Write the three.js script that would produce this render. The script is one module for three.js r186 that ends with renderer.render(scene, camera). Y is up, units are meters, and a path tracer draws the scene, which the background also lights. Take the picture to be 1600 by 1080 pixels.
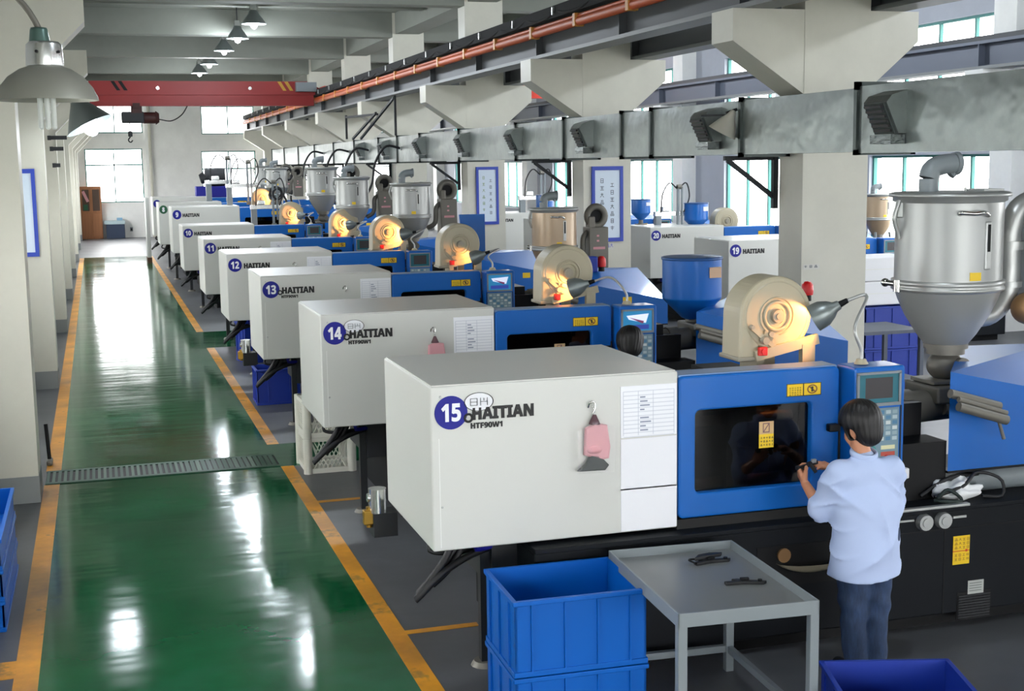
import * as THREE from 'three';
import { mergeGeometries } from 'three/addons/utils/BufferGeometryUtils.js';
import { RoundedBoxGeometry } from 'three/addons/geometries/RoundedBoxGeometry.js';
import { TextGeometry } from 'three/addons/geometries/TextGeometry.js';
import { FontLoader } from 'three/addons/loaders/FontLoader.js';

// ---------------------------------------------------------------- camera, sky, exposure
const scene = new THREE.Scene();
const V = (x, y, z) => new THREE.Vector3(x, y, z);
const camera = new THREE.PerspectiveCamera(29.1505, 1600 / 1080, 0.05, 400);
{
  const D = Math.PI / 180, yaw = 17.207 * D, pitch = 7.842 * D, roll = -0.848 * D;
  const f = V(Math.sin(yaw) * Math.cos(pitch), -Math.sin(pitch), -Math.cos(yaw) * Math.cos(pitch));
  const r = V(Math.cos(yaw), 0, Math.sin(yaw)), u = new THREE.Vector3().crossVectors(r, f);
  const r2 = r.clone().multiplyScalar(Math.cos(roll)).addScaledVector(u, Math.sin(roll));
  const u2 = u.clone().multiplyScalar(Math.cos(roll)).addScaledVector(r, -Math.sin(roll));
  camera.quaternion.setFromRotationMatrix(new THREE.Matrix4().makeBasis(r2, u2, f.clone().negate()));
  camera.position.set(0, 3.05, 0);
}
const renderer = new THREE.WebGLRenderer({ antialias: true });
renderer.toneMapping = THREE.LinearToneMapping;
renderer.toneMappingExposure = 1.66;
renderer.shadowMap.enabled = true;
const SKY = 9, LAMP = 12, WARM = 1.0;
{ // overcast sky: air and cloud only, a little brighter towards the zenith
  const w = 256, h = 128, data = new Float32Array(w * h * 4);
  for (let j = 0; j < h; j++) for (let i = 0; i < w; i++) {
    const el = ((j + 0.5) / h - 0.5) * Math.PI, s = Math.max(0, Math.sin(el));
    const cl = 1 + 0.05 * Math.sin(i * 0.1963 + 2 * Math.sin(j * 0.2)) * Math.sin(j * 0.35);
    const b = (0.75 + 0.35 * s) * cl, k = (j * w + i) * 4;
    data[k] = b * 0.99; data[k + 1] = b * 1.0; data[k + 2] = b * 1.015; data[k + 3] = 1;
  }
  const t = new THREE.DataTexture(data, w, h, THREE.RGBAFormat, THREE.FloatType);
  t.mapping = THREE.EquirectangularReflectionMapping; t.magFilter = t.minFilter = THREE.LinearFilter; t.needsUpdate = true;
  scene.background = t; scene.backgroundIntensity = SKY;
}

// ---------------------------------------------------------------- helpers
let seed = 7;
const rnd = () => { seed = (seed * 1664525 + 1013904223) >>> 0; return seed / 4294967296; };
const used = {};
const numbered = (n) => { const k = used[n] = (used[n] ?? -1) + 1; return k ? n + '_' + String(k).padStart(3, '0') : n; };
const flat = (a) => (Array.isArray(a) ? a.flat(9).filter(Boolean) : [a]);
function join(list) {
  const gs = flat(list).map((g) => {
    const q = g.index ? g.toNonIndexed() : g;
    for (const k of Object.keys(q.attributes)) if (!['position', 'normal', 'uv'].includes(k)) q.deleteAttribute(k);
    if (!q.attributes.uv) q.setAttribute('uv', new THREE.BufferAttribute(new Float32Array(q.attributes.position.count * 2), 2));
    return q;
  });
  return gs.length > 1 ? mergeGeometries(gs) : gs[0];
}
const tmp = new THREE.Matrix4();
function part(parent, name, geos, mat, label) {
  const m = new THREE.Mesh(join(geos), mat);
  m.name = name; m.castShadow = m.receiveShadow = true;
  if (label) m.userData.label = label;
  parent.add(m); return m;
}
function tag(o, label, category, group, kind) {
  if (label) o.userData.label = label;
  if (category) o.userData.category = category;
  if (group) o.userData.group = group;
  if (kind) o.userData.kind = kind;
  return o;
}
function thing(name, label, category, pos = [0, 0, 0], turn = 0, group) {
  const o = new THREE.Group(); o.name = numbered(name); scene.add(o);
  o.position.set(...pos); o.rotation.y = turn;
  return tag(o, label, category, group);
}
function struct(name, geos, mat, label) { const m = part(scene, numbered(name), geos, mat, label); m.userData.kind = 'structure'; return m; }
function structGroup(name, label, pos = [0, 0, 0]) { const o = thing(name, label, null, pos); o.userData.kind = 'structure'; return o; }
function copy(o, label, pos, turn) {
  const c = o.clone(); c.name = numbered(o.name.replace(/_\d+$/, '')); scene.add(c);
  if (pos) c.position.set(...pos); if (turn !== undefined) c.rotation.y = turn;
  c.userData = { ...o.userData }; if (label) c.userData.label = label; return c;
}
// geometry: box by ranges, cylinder between points, tube, lathe, extruded outline, text
function B(x0, x1, y0, y1, z0, z1, r = 0) {
  const w = Math.abs(x1 - x0), h = Math.abs(y1 - y0), d = Math.abs(z1 - z0);
  const g = r ? new RoundedBoxGeometry(w, h, d, 2, Math.min(r, w / 2.01, h / 2.01, d / 2.01)) : new THREE.BoxGeometry(w, h, d);
  return g.translate((x0 + x1) / 2, (y0 + y1) / 2, (z0 + z1) / 2);
}
function C(a, b, r0, r1 = r0, n = 16, open = false) {
  const A = V(...a), E = V(...b), d = E.clone().sub(A), L = d.length();
  const g = new THREE.CylinderGeometry(r1, r0, L, n, 1, open);
  g.applyQuaternion(new THREE.Quaternion().setFromUnitVectors(V(0, 1, 0), d.normalize()));
  return g.translate(...A.add(E).multiplyScalar(0.5).toArray());
}
function bar(a, b, w, h = w) {
  const A = V(...a), E = V(...b), d = E.clone().sub(A), L = d.length();
  const g = new THREE.BoxGeometry(w, h, L);
  g.applyMatrix4(tmp.lookAt(A, E, Math.abs(d.y) > 0.99 * L ? V(1, 0, 0) : V(0, 1, 0)));
  return g.translate(...A.add(E).multiplyScalar(0.5).toArray());
}
const T = (pts, r, n = 24, m = 8) => new THREE.TubeGeometry(new THREE.CatmullRomCurve3(pts.map((p) => V(...p))), n, r, m);
const L = (prof, pos = [0, 0, 0], n = 32) => new THREE.LatheGeometry(prof.map(([x, y]) => new THREE.Vector2(x, y)), n).translate(...pos);
function X(pts, depth, z = 0, bevel = 0, holes = []) {
  const s = new THREE.Shape(pts.map(([x, y]) => new THREE.Vector2(x, y)));
  for (const h of holes) s.holes.push(new THREE.Path(h.map(([x, y]) => new THREE.Vector2(x, y))));
  const g = new THREE.ExtrudeGeometry(s, { depth: depth - 2 * bevel, bevelEnabled: bevel > 0, bevelSize: bevel, bevelThickness: bevel, bevelSegments: 2, bevelOffset: -bevel, curveSegments: 12 });
  return g.translate(0, 0, z + bevel);
}
const rect = (x0, x1, y0, y1) => [[x0, y0], [x1, y0], [x1, y1], [x0, y1]];
function roundRect(x0, x1, y0, y1, r, n = 5) {
  const p = [];
  for (const [cx, cy, a] of [[x1 - r, y0 + r, -90], [x1 - r, y1 - r, 0], [x0 + r, y1 - r, 90], [x0 + r, y0 + r, 180]])
    for (let i = 0; i <= n; i++) { const t = (a + 90 * i / n) * Math.PI / 180; p.push([cx + r * Math.cos(t), cy + r * Math.sin(t)]); }
  return p;
}
const rotX = (g, a) => g.rotateX(a), rotY = (g, a) => g.rotateY(a);
const font = await new FontLoader().loadAsync('fonts/droid/droid_sans_bold.typeface.json');
function text(s, h, w, x, y, z, d = 0.003, bold = 0) { // centred, height h, width w
  const g = new TextGeometry(s, { font, size: 1, depth: d, curveSegments: 3, bevelEnabled: bold > 0, bevelSize: bold, bevelThickness: 0.0006, bevelSegments: 1 });
  g.computeBoundingBox(); const b = g.boundingBox, sx = w / (b.max.x - b.min.x), sy = h / (b.max.y - b.min.y);
  return g.translate(-(b.min.x + b.max.x) / 2, -(b.min.y + b.max.y) / 2, 0).scale(sx, sy, 1).translate(x, y, z);
}
function uvWorld(g) { // uv in metres, by the way a face points
  const p = g.attributes.position, n = g.attributes.normal, u = g.attributes.uv;
  for (let i = 0; i < p.count; i++) {
    const ax = Math.abs(n.getX(i)), ay = Math.abs(n.getY(i)), az = Math.abs(n.getZ(i));
    if (ay >= ax && ay >= az) u.setXY(i, p.getX(i), p.getZ(i)); else if (ax >= az) u.setXY(i, p.getZ(i), p.getY(i)); else u.setXY(i, p.getX(i), p.getY(i));
  }
  return g;
}
const W = (...gs) => uvWorld(join(gs));

// ---------------------------------------------------------------- procedural textures
function noiseGrid(n, octaves, s0) {
  const out = new Float32Array(n * n); let s = s0 >>> 0;
  const r = () => { s = (s * 1664525 + 1013904223) >>> 0; return s / 4294967296; };
  let amp = 1, tot = 0;
  for (const c of octaves) {
    const g = new Float32Array(c * c).map(() => r());
    for (let j = 0; j < n; j++) for (let i = 0; i < n; i++) {
      const x = i * c / n, y = j * c / n, x0 = Math.floor(x), y0 = Math.floor(y); let fx = x - x0, fy = y - y0;
      fx = fx * fx * (3 - 2 * fx); fy = fy * fy * (3 - 2 * fy);
      const a = g[y0 % c * c + x0 % c], b = g[y0 % c * c + (x0 + 1) % c], d = g[(y0 + 1) % c * c + x0 % c], e = g[(y0 + 1) % c * c + (x0 + 1) % c];
      out[j * n + i] += amp * (a + (b - a) * fx + (d - a) * fy + (a - b - d + e) * fx * fy);
    }
    tot += amp; amp *= 0.6;
  }
  for (let i = 0; i < out.length; i++) out[i] /= tot;
  return out;
}
function tex(n, fn, rep, srgb) {
  const d = new Uint8Array(n * n * 4);
  for (let j = 0; j < n; j++) for (let i = 0; i < n; i++) { const c = fn(i, j), k = (j * n + i) * 4; for (let q = 0; q < 3; q++) d[k + q] = Math.max(0, Math.min(255, Array.isArray(c) ? c[q] : c)); d[k + 3] = 255; }
  const t = new THREE.DataTexture(d, n, n); t.wrapS = t.wrapT = THREE.RepeatWrapping; t.repeat.set(...rep);
  t.magFilter = THREE.LinearFilter; t.minFilter = THREE.LinearMipmapLinearFilter; t.generateMipmaps = true;
  if (srgb) t.colorSpace = THREE.SRGBColorSpace; t.needsUpdate = true; return t;
}
const N1 = noiseGrid(512, [4, 9, 21, 50, 110, 230], 11), N2 = noiseGrid(512, [3, 7, 15, 33], 23), N3 = noiseGrid(512, [5, 12, 30, 70, 160], 37);
const at = (g, i, j) => g[(j & 511) * 512 + (i & 511)];
const sm = (a, b, x) => { const t = Math.min(1, Math.max(0, (x - a) / (b - a))); return t * t * (3 - 2 * t); };
const speckle = (c, k) => (i, j) => { const v = 1 + k * (at(N1, i, j) - 0.5); return c.map((q) => q * v); };
// scuffed green floor paint: worn paler patches, fine scratches
const greenMap = tex(512, (i, j) => {
  const v = 1 + 0.5 * (at(N1, i, j) - 0.5), wear = sm(0.53, 0.66, at(N2, i, j)) * 0.35 + (at(N3, i * 5, j) > 0.7 ? 0.1 : 0);
  return [14, 82, 48].map((q, k) => q * v * (1 - wear) + wear * [56, 104, 82][k]);
}, [0.22, 0.22], true);
const greyMap = tex(512, (i, j) => { const v = 1 + 0.4 * (at(N1, i, j) - 0.5) + 0.25 * (at(N2, i, j) - 0.5); return [80, 82, 86].map((q) => q * v); }, [0.25, 0.25], true);
const yellowMap = tex(512, (i, j) => { const v = 1 + 0.5 * (at(N1, i, j) - 0.5), w = sm(0.58, 0.68, at(N3, i, j)) * 0.55; return [206, 140, 22].map((q, k) => q * v * (1 - w) + w * [110, 96, 66][k]); }, [0.5, 0.5], true);
const floorBump = tex(512, (i, j) => 128 + 220 * (at(N2, i, j) - 0.5), [0.16, 0.5]);
const floorRough = tex(512, (i, j) => 255 * (0.06 + 0.1 * at(N3, i, j)), [0.3, 0.3]);
const wallMap = tex(512, speckle([236, 236, 233], 0.1), [0.3, 0.3], true);
const wallBump = tex(512, (i, j) => 255 * at(N1, i, j), [0.8, 0.8]);
const ductMap = tex(512, (i, j) => { const v = 1 + 0.12 * (at(N3, i, j) - 0.5) + 0.12 * (at(N1, i, j) - 0.5); return [176, 180, 179].map((q) => q * v); }, [1.1, 1.1], true);
const ductBump = tex(512, (i, j) => 255 * at(N2, i, j), [0.5, 0.6]);
const hairBump = tex(512, (i, j) => 255 * at(N1, i * 5, Math.floor(j / 5)), [5, 2.5]);
const denimMap = tex(512, (i, j) => { const v = 0.85 + 0.5 * (at(N1, i * 3, j) - 0.5) + ((i + j) % 4 < 2 ? 0.06 : -0.06); return [52, 74, 110].map((q) => q * v); }, [3, 3], true);
const woodMap = tex(512, (i, j) => { const v = 1 + 0.35 * (at(N1, i * 4, Math.floor(j / 6)) - 0.5); return [170, 112, 70].map((q) => q * v); }, [0.8, 0.8], true);

// ---------------------------------------------------------------- materials
const std = (c, rough = 0.6, metal = 0, o = {}) => new THREE.MeshStandardMaterial({ color: c, roughness: rough, metalness: metal, ...o });
const phy = (c, o) => new THREE.MeshPhysicalMaterial({ color: c, ...o });
const M = {
  wall: std(0xffffff, 0.75, 0, { map: wallMap, bumpMap: wallBump, bumpScale: 0.002 }),
  column: std(0xd6d4c8, 0.42, 0, { map: wallMap, bumpMap: wallBump, bumpScale: 0.001 }),
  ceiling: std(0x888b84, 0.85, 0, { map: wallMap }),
  plinth: std(0x7c8080, 0.5),
  floor: std(0xffffff, 0.4, 0, { map: greyMap, bumpMap: floorBump, bumpScale: 0.004 }),
  green: phy(0xffffff, { map: greenMap, roughnessMap: floorRough, roughness: 1, bumpMap: floorBump, bumpScale: 0.004, specularIntensity: 0.22 }),
  yellow: std(0xffffff, 0.4, 0, { map: yellowMap, bumpMap: floorBump, bumpScale: 0.003 }),
  wallRight: std(0xb2b6c2, 0.75, 0, { map: wallMap }),
  grate: std(0x3f5a4c, 0.55, 0.2),
  teal: std(0x2f6e68, 0.5, 0.1),
  glass: phy(0xffffff, { transmission: 1, roughness: 0, thickness: 0, ior: 1.45 }),
  steelDark: std(0x2b2d30, 0.55, 0.3),
  girder: std(0x4a4d50, 0.55, 0.2),
  girderGrey: std(0x555b68, 0.55, 0.2),
  flange: std(0x6b6e6e, 0.5, 0.3),
  orange: std(0xb8501a, 0.5), clip: std(0xc98a3c, 0.5), cable: std(0x08090b, 0.9),
  red: std(0x8e1a18, 0.5), redBright: std(0xd3402f, 0.5), redDark: std(0x3a1512, 0.6), hazard: std(0xc09028, 0.5),
  duct: std(0xced2d0, 0.34, 0.8, { map: ductMap, bumpMap: ductBump, bumpScale: 0.02 }),
  ductEdge: std(0x565d5b, 0.45, 0.7), grille: std(0x2a2728, 0.6),
  white: phy(0xcbccc6, { roughness: 0.38, clearcoat: 0.3, clearcoatRoughness: 0.2 }),
  whiteEdge: std(0xe6e7e3, 0.4),
  blue: phy(0x0a60b4, { roughness: 0.4, clearcoat: 0.3, clearcoatRoughness: 0.07, specularIntensity: 0.6 }),
  blueSheenEdge: std(0x7f9cc4, 0.35, 0.3),  // paler blue for the door top, window sheen put into the colour
  navy: std(0x040a86, 0.6), black: phy(0x0a0b0d, { roughness: 0.5, specularIntensity: 0.5 }), rubber: std(0x17181b, 0.55), base: phy(0x0d1116, { roughness: 0.6, specularIntensity: 0.4 }),
  cavity: std(0x141414, 0.7), tinted: phy(0x8c8a88, { transmission: 1, roughness: 0.02, thickness: 0 }),
  chrome: std(0xc8c8c4, 0.2, 1), steel: std(0xb2b4b2, 0.38, 0.6), dryer: std(0xa2a4a2, 0.36, 0.35),
  iron: std(0x77746c, 0.55, 0.5), tan: std(0x9a7650, 0.4, 0.5), brass: std(0xb08a3a, 0.35, 0.8),
  cream: std(0xaaa28a, 0.4), creamDark: std(0x9a9484, 0.5),
  yellowSign: std(0xe8c21e, 0.5), ink: std(0x1a1a1a, 0.6), paper: std(0xeaebef, 0.7), red2: std(0xd01c1c, 0.35), green2: std(0x1d5a3a, 0.5),
  plasticBlue: phy(0x005ab4, { roughness: 0.42, specularIntensity: 0.5 }), plasticBlueDark: std(0x14349a, 0.45),
  plasticWhite: std(0xd6d6ca, 0.5), greyPaint: std(0x7c8488, 0.42), trayTop: std(0x7a7d7c, 0.35, 0.1),
  wood: std(0xffffff, 0.55, 0, { map: woodMap }), woodDark: std(0x4a3424, 0.5), lampGrey: std(0x7f8786, 0.35, 0.5, { side: THREE.DoubleSide }),
  dome: std(0x9a9a90, 0.5, 0.3, { side: THREE.DoubleSide }), alu: std(0xd8dad8, 0.25, 0.9), tube: std(0xd8dcd8, 0.3),
  glow: std(0xffffff, 0.4, 0, { emissive: 0xf4fbff, emissiveIntensity: 3.5 }), glowWarm: std(0xffe0b0, 0.4, 0, { emissive: 0xffb060, emissiveIntensity: 6 }),
  skin: phy(0xc88a68, { roughness: 0.5, sheen: 0.2 }), hair: phy(0x0b0909, { roughness: 0.5, bumpMap: hairBump, bumpScale: 0.003 }), shirt: std(0xb4c4e6, 0.85), denim: std(0xffffff, 0.85, 0, { map: denimMap }), shoe: std(0x202226, 0.6),
  bag: phy(0xffffff, { transmission: 1, roughness: 0.05, thickness: 0 }), pink: std(0xd49aa0, 0.8), cloth: std(0xe9ebec, 0.85), darkGreen: std(0x1d2a28, 0.7),
};
function canvasMat(w, h, draw, rough = 0.6, o = {}) {
  const c = document.createElement('canvas'); c.width = w; c.height = h; const g = c.getContext('2d'); draw(g, w, h);
  const t = new THREE.CanvasTexture(c); t.colorSpace = THREE.SRGBColorSpace; t.anisotropy = 4;
  return std(0xffffff, rough, 0, { map: t, ...o });
}
// brush-stroke glyphs: each a list of lines on a 10 x 10 square
const GL = [
  [[3, 1, 7, 1, 7, 4, 3, 4, 3, 1], [1, 6, 4, 6, 4, 9, 1, 9, 1, 6], [6, 6, 9, 6, 9, 9, 6, 9, 6, 6]], [[2, 1, 8, 1, 8, 9, 2, 9, 2, 1], [2, 5, 8, 5]], [[1, 3, 9, 3], [5, 1, 5, 9], [2, 6, 8, 6]],
  [[5, 1, 5, 4, 1, 9], [5, 4, 9, 9], [2, 3, 8, 3]], [[2, 2, 8, 2], [5, 2, 5, 8], [1, 8, 9, 8]], [[2, 1, 8, 1, 8, 9, 2, 9, 2, 1], [2, 4, 8, 4], [2, 6.5, 8, 6.5]], [[1, 2, 9, 2], [2, 5, 8, 5], [1, 9, 9, 9], [5, 2, 5, 9]],
  [[3, 1, 1, 5], [3, 3, 3, 9], [5, 2, 9, 2], [7, 2, 7, 9], [5, 5, 9, 5]],
];
function glyph(g, k, x, y, s, w) {
  g.lineWidth = w; g.lineCap = 'round';
  for (const l of GL[k % GL.length]) { g.beginPath(); for (let i = 0; i < l.length; i += 2) g[i ? 'lineTo' : 'moveTo'](x + l[i] * s / 10, y + l[i + 1] * s / 10); g.stroke(); }
}
// ---------------------------------------------------------------- the hall: floor, walls, openings
const ZF = -61.5, ZN = 12, XL = -1.6, XR = 15.4, CEIL = 6.75, BAY = 6.73;
const floor = struct('floor', W(B(XL - 0.3, XR + 0.3, -0.2, 0, ZF - 0.3, ZN + 0.3)), M.floor);
const lane = (x0, x1, z0, z1, m, n) => part(floor, n, W(B(x0, x1, 0, m === M.green ? 0.002 : 0.003, z0, z1)), m);
lane(-0.485, 1.66, ZN, -48.2, M.green, 'painted_lane');
lane(1.66, 4.6, -13.42, -14.55, M.green, 'painted_lane');
lane(1.66, 6, -22.95, -25.2, M.green, 'painted_lane');
for (const [a, b] of [[2, -13.42], [-14.55, -22.9], [-25.25, -48]]) lane(1.66, 1.79, a, b, M.yellow, 'yellow_stripe');
for (const [a, b] of [[2, -13.42], [-14.05, -48]]) lane(-0.63, -0.485, a, b, M.yellow, 'yellow_stripe');
lane(-1.6, -0.63, -8.25, -8.55, M.yellow, 'yellow_stripe');
for (const z of [-8.23, -11.85]) lane(1.79, 2.28, z - 0.035, z + 0.035, M.yellow, 'yellow_stripe');
{ // iron drain cover across the lane: every bar its own piece
  const d = part(floor, 'drain_grate', [B(-0.62, 1.66, 0.003, 0.012, -13.44, -13.5), B(-0.62, 1.66, 0.003, 0.012, -13.96, -14.02)], M.grate);
  part(d, 'drain_channel', B(-0.62, 1.66, 0.0025, 0.004, -13.5, -13.96), M.black);
  const g = B(-0.014, 0.014, 0.004, 0.012, -13.5, -13.96), g2 = B(-0.02, 0.02, 0.004, 0.012, -13.5, -13.96);
  const gm = [M.grate, std(0x365244, 0.5, 0.2), std(0x4b6656, 0.5, 0.1)];
  for (let k = 0; k < 42; k++) { const b = part(d, 'drain_bar', k > 24 ? g2 : g, gm[Math.floor(rnd() * 3)]); b.position.x = -0.6 + k * 0.054; }
}
// outside: a pale concrete yard
struct('yard', B(-60, 80, -0.5, -0.25, -130, 60), std(0xb9bab5, 0.9));
// walls as extruded outlines with real openings
function wallX(name, x, thick, holes) { // plane x = const, outline in (-z, y)
  const g = X(rect(-ZN, -ZF, 0, CEIL + 0.3), thick, 0, 0, holes.map((h) => rect(...h).reverse()));
  g.rotateY(Math.PI / 2); // (x, y, z) -> (z, y, -x)
  return struct(name, W(g.translate(x, 0, 0)), M.wall);
}
function wallZ(name, z, thick, holes) {
  return struct(name, W(X(rect(XL, XR, 0, CEIL + 0.3), thick, z, 0, holes.map((h) => rect(...h).reverse()))), M.wall);
}
const bays = []; for (let k = -4; k <= 5; k++) bays.push([20.05 + BAY * k, 24.42 + BAY * k]);
const rightHoles = bays.flatMap(([a, b]) => [[a, b, 1.32, 3.08], [a, b, 4.1, 5.58]]);
wallX('wall_right', XR, 0.3, rightHoles).material = M.wallRight;
const farHoles = [[-0.36, 2.08, 1.55, 3.9], [-0.25, 2.15, 4.58, 5.9], [4.62, 7.02, 1.12, 3.75], [4.68, 7.02, 4.5, 5.75], [8.7, 11.3, 1.12, 3.75], [8.7, 11.3, 4.5, 5.75], [12, 14.6, 1.12, 3.75], [12, 14.6, 4.5, 5.75]];
wallZ('wall_far', ZF - 0.3, 0.3, farHoles);
const nearHoles = []; for (let k = 0; k < 5; k++) { const x = XL + 0.35 + k * 3.35; nearHoles.push([x - 0.2, x + 2.95, 0.15, 4.8]); }  // unseen openings behind the camera, sized for the light on facing fronts
wallZ('wall_near', ZN, 0.3, nearHoles);
const leftHoles = []; for (let k = -3; k < 7; k++) { const a = 14.2 + BAY * k; leftHoles.push([a, a + 4.4, k > 3 ? 1.2 : 1.7, k > 3 ? 3.6 : 2.9]); }  // unseen windows added for side light, taller in far bays for the end wall
wallX('wall_left', XL - 0.3, 0.3, leftHoles);
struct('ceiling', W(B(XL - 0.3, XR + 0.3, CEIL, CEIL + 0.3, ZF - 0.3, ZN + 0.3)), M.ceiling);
// glazed windows: frame, mullions and panes in the opening; u runs along the wall
function glazed(n, place, w, h, cols, split) {
  const o = structGroup('window', null); o.name = 'window_' + n;
  const fr = 0.05, y1 = split ? h * split : h;
  const put = (name, g, m) => part(o, name, g, m).applyMatrix4(place);
  put('window_frame', [B(0, w, 0, fr, -0.04, 0.04), B(0, w, h - fr, h, -0.04, 0.04), B(0, fr, fr, h - fr, -0.04, 0.04), B(w - fr, w, fr, h - fr, -0.04, 0.04)], M.teal);
  if (split) put('transom', B(fr, w - fr, y1 - 0.03, y1 + 0.03, -0.035, 0.035), M.teal);
  for (let c = 1; c < cols; c++) put('mullion', B(w * c / cols - 0.025, w * c / cols + 0.025, fr, h - fr, -0.035, 0.035), M.teal);
  for (let c = 0; c < cols; c++) for (const [a, b] of split ? [[fr, y1 - 0.03], [y1 + 0.03, h - fr]] : [[fr, h - fr]])
    put('pane', new THREE.PlaneGeometry(w / cols - 0.05, b - a).translate(w * (c + 0.5) / cols, (a + b) / 2, 0), M.glass);
}
{
  let n = 1; const m = () => new THREE.Matrix4();
  for (const [a, b, y0, y1] of rightHoles) glazed(n++, m().makeRotationY(Math.PI / 2).setPosition(XR + 0.12, y0, -a), b - a, y1 - y0, 4, 0);
  for (const [a, b, y0, y1] of farHoles) glazed(n++, m().setPosition(a, y0, ZF - 0.12), b - a, y1 - y0, 2, y1 < 4 ? 0.7 : 0);
  for (const [a, b, y0, y1] of leftHoles) glazed(n++, m().makeRotationY(Math.PI / 2).setPosition(XL - 0.12, y0, -a), b - a, y1 - y0, 4, 0);
  for (const [a, b, y0, y1] of nearHoles) glazed(n++, m().setPosition(a, y0, ZN + 0.15), b - a, y1 - y0, 2, 0.5);
}
// transverse and longitudinal beams under the slab
const colZ = []; for (let k = 0; k < 9; k++) colZ.push(-12.75 - BAY * k); // front faces
colZ.unshift(-12.75 + BAY, -12.75 + 2 * BAY);
for (const z of colZ) {
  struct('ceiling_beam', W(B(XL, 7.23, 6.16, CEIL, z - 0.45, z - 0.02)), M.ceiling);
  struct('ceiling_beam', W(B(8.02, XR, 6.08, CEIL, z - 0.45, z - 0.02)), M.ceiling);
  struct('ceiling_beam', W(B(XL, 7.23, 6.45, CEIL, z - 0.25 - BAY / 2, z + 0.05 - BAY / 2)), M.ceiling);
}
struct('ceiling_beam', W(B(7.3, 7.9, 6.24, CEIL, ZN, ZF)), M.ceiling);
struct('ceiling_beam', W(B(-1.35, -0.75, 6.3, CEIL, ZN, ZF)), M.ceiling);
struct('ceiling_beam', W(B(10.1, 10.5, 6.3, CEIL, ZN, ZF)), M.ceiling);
// columns with corbels
for (const z of colZ) {
  const r = structGroup('column', null, [7.625, 0, z - 0.255]);
  part(r, 'shaft', W(B(-0.395, 0.395, 0.25, CEIL, -0.255, 0.255)), M.column);
  part(r, 'plinth', B(-0.4, 0.4, 0, 0.25, -0.26, 0.26), M.plinth);
  part(r, 'corbel', W(X([[-0.39, 3.6], [0.39, 3.6], [0.39, 3.78], [0.99, 4.28], [0.99, 4.6], [-1.23, 4.6], [-1.23, 4.27], [-0.39, 3.72]], 0.5, -0.25)), M.column);
  const l = structGroup('column', null, [-1.04, 0, z - 0.255]);
  part(l, 'shaft', W(B(-0.4, 0.4, 0.25, CEIL, -0.255, 0.255)), M.column);
  part(l, 'plinth', B(-0.405, 0.405, 0, 0.25, -0.26, 0.26), M.plinth);
  part(l, 'corbel', W(X([[-0.4, 3.72], [0.4, 3.72], [1.03, 4.36], [1.03, 4.66], [-0.4, 4.66]], 0.5, -0.25)), M.column);
  const p = structGroup('pilaster', null, [XR - 0.2, 0, z - 0.2]);
  part(p, 'shaft', W(B(-0.2, 0.2, 0, CEIL, -0.3, 0.3)), M.wall);
  part(p, 'corbel', W(X([[-0.8, 4.5], [-0.8, 4.2], [-0.2, 3.75], [-0.2, 4.5]], 0.5, -0.25)), M.wall);
}
// crane girders along both halls
function girder(label, x, y0, y1, w, m, z0 = 2, z1 = -61) {
  const g = thing('crane_girder', label, 'girder', [x, y0, 0]); g.userData.kind = 'structure';
  part(g, 'bottom_flange', B(-w / 2, w / 2, 0, 0.05, z0, z1), M.flange);
  part(g, 'web', B(-0.05, 0.05, 0.05, y1 - y0 - 0.05, z0, z1), m);
  part(g, 'top_flange', B(-w / 2, w / 2, y1 - y0 - 0.05, y1 - y0, z0, z1), m);
  part(g, 'crane_rail', B(-0.04, 0.04, y1 - y0, y1 - y0 + 0.1, z0, z1), M.steelDark);
  for (let z = -9.5; z > z1; z -= 6.73 / 2) part(g, 'web_stiffener', B(-w / 2 + 0.02, w / 2 - 0.02, 0.05, y1 - y0 - 0.05, z - 0.01, z + 0.01), m);
  return g;
}
girder('dark crane girder over the machines, carrying orange conductor tubes', 6.68, 4.6, 5.1, 0.36, M.girder);
girder('dark crane girder on the far side of the right-hand columns', 8.25, 4.6, 5.15, 0.36, M.girder);
girder('crane girder along the left row of columns', -0.56, 4.66, 5.1, 0.3, M.girder);
girder('grey blue crane girder in front of the right window wall', 14.6, 4.5, 4.97, 0.4, M.girderGrey);
{
  const g = thing('conductor_tube', 'long orange conductor tube with clips running beside the dark girder', 'tube', [6.4, 4.94, 0]);
  part(g, 'tube', [C([0, 0, 2], [0, 0, -60], 0.062, 0.062, 14), C([0.0, 0.075, 2], [0.0, 0.075, -60], 0.03, 0.03, 8)], M.orange);
  for (let z = -6; z > -58; z -= 1.9) { part(g, 'clip', B(-0.07, 0.07, -0.07, 0.11, z - 0.05, z + 0.05, 0.01), M.clip); part(g, 'hanger', B(0.03, 0.14, -0.02, 0.01, z - 0.02, z + 0.02), M.steelDark); }
}
{
  const g = thing('cable_bundle', 'black sagging cable loops carried along the top of the dark girder', 'cable', [6.36, 5.08, 0]);
  part(g, 'support_channel', B(0.0, 0.14, 0.0, 0.17, 2, -60), M.cable);
  for (let z = 0; z > -58; z -= 1.4) part(g, 'cable_loop', T([[0.02, 0.09, z], [0, 0.03, z - 0.35], [0, 0.015, z - 0.7], [0, 0.03, z - 1.05], [0.02, 0.09, z - 1.4]], 0.022, 10, 6), M.cable);
  for (let z = -6.9; z > -58; z -= 1.9) part(g, 'cable_clamp', B(-0.03, 0.05, 0.04, 0.15, z - 0.02, z + 0.02), M.steel);
}
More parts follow.
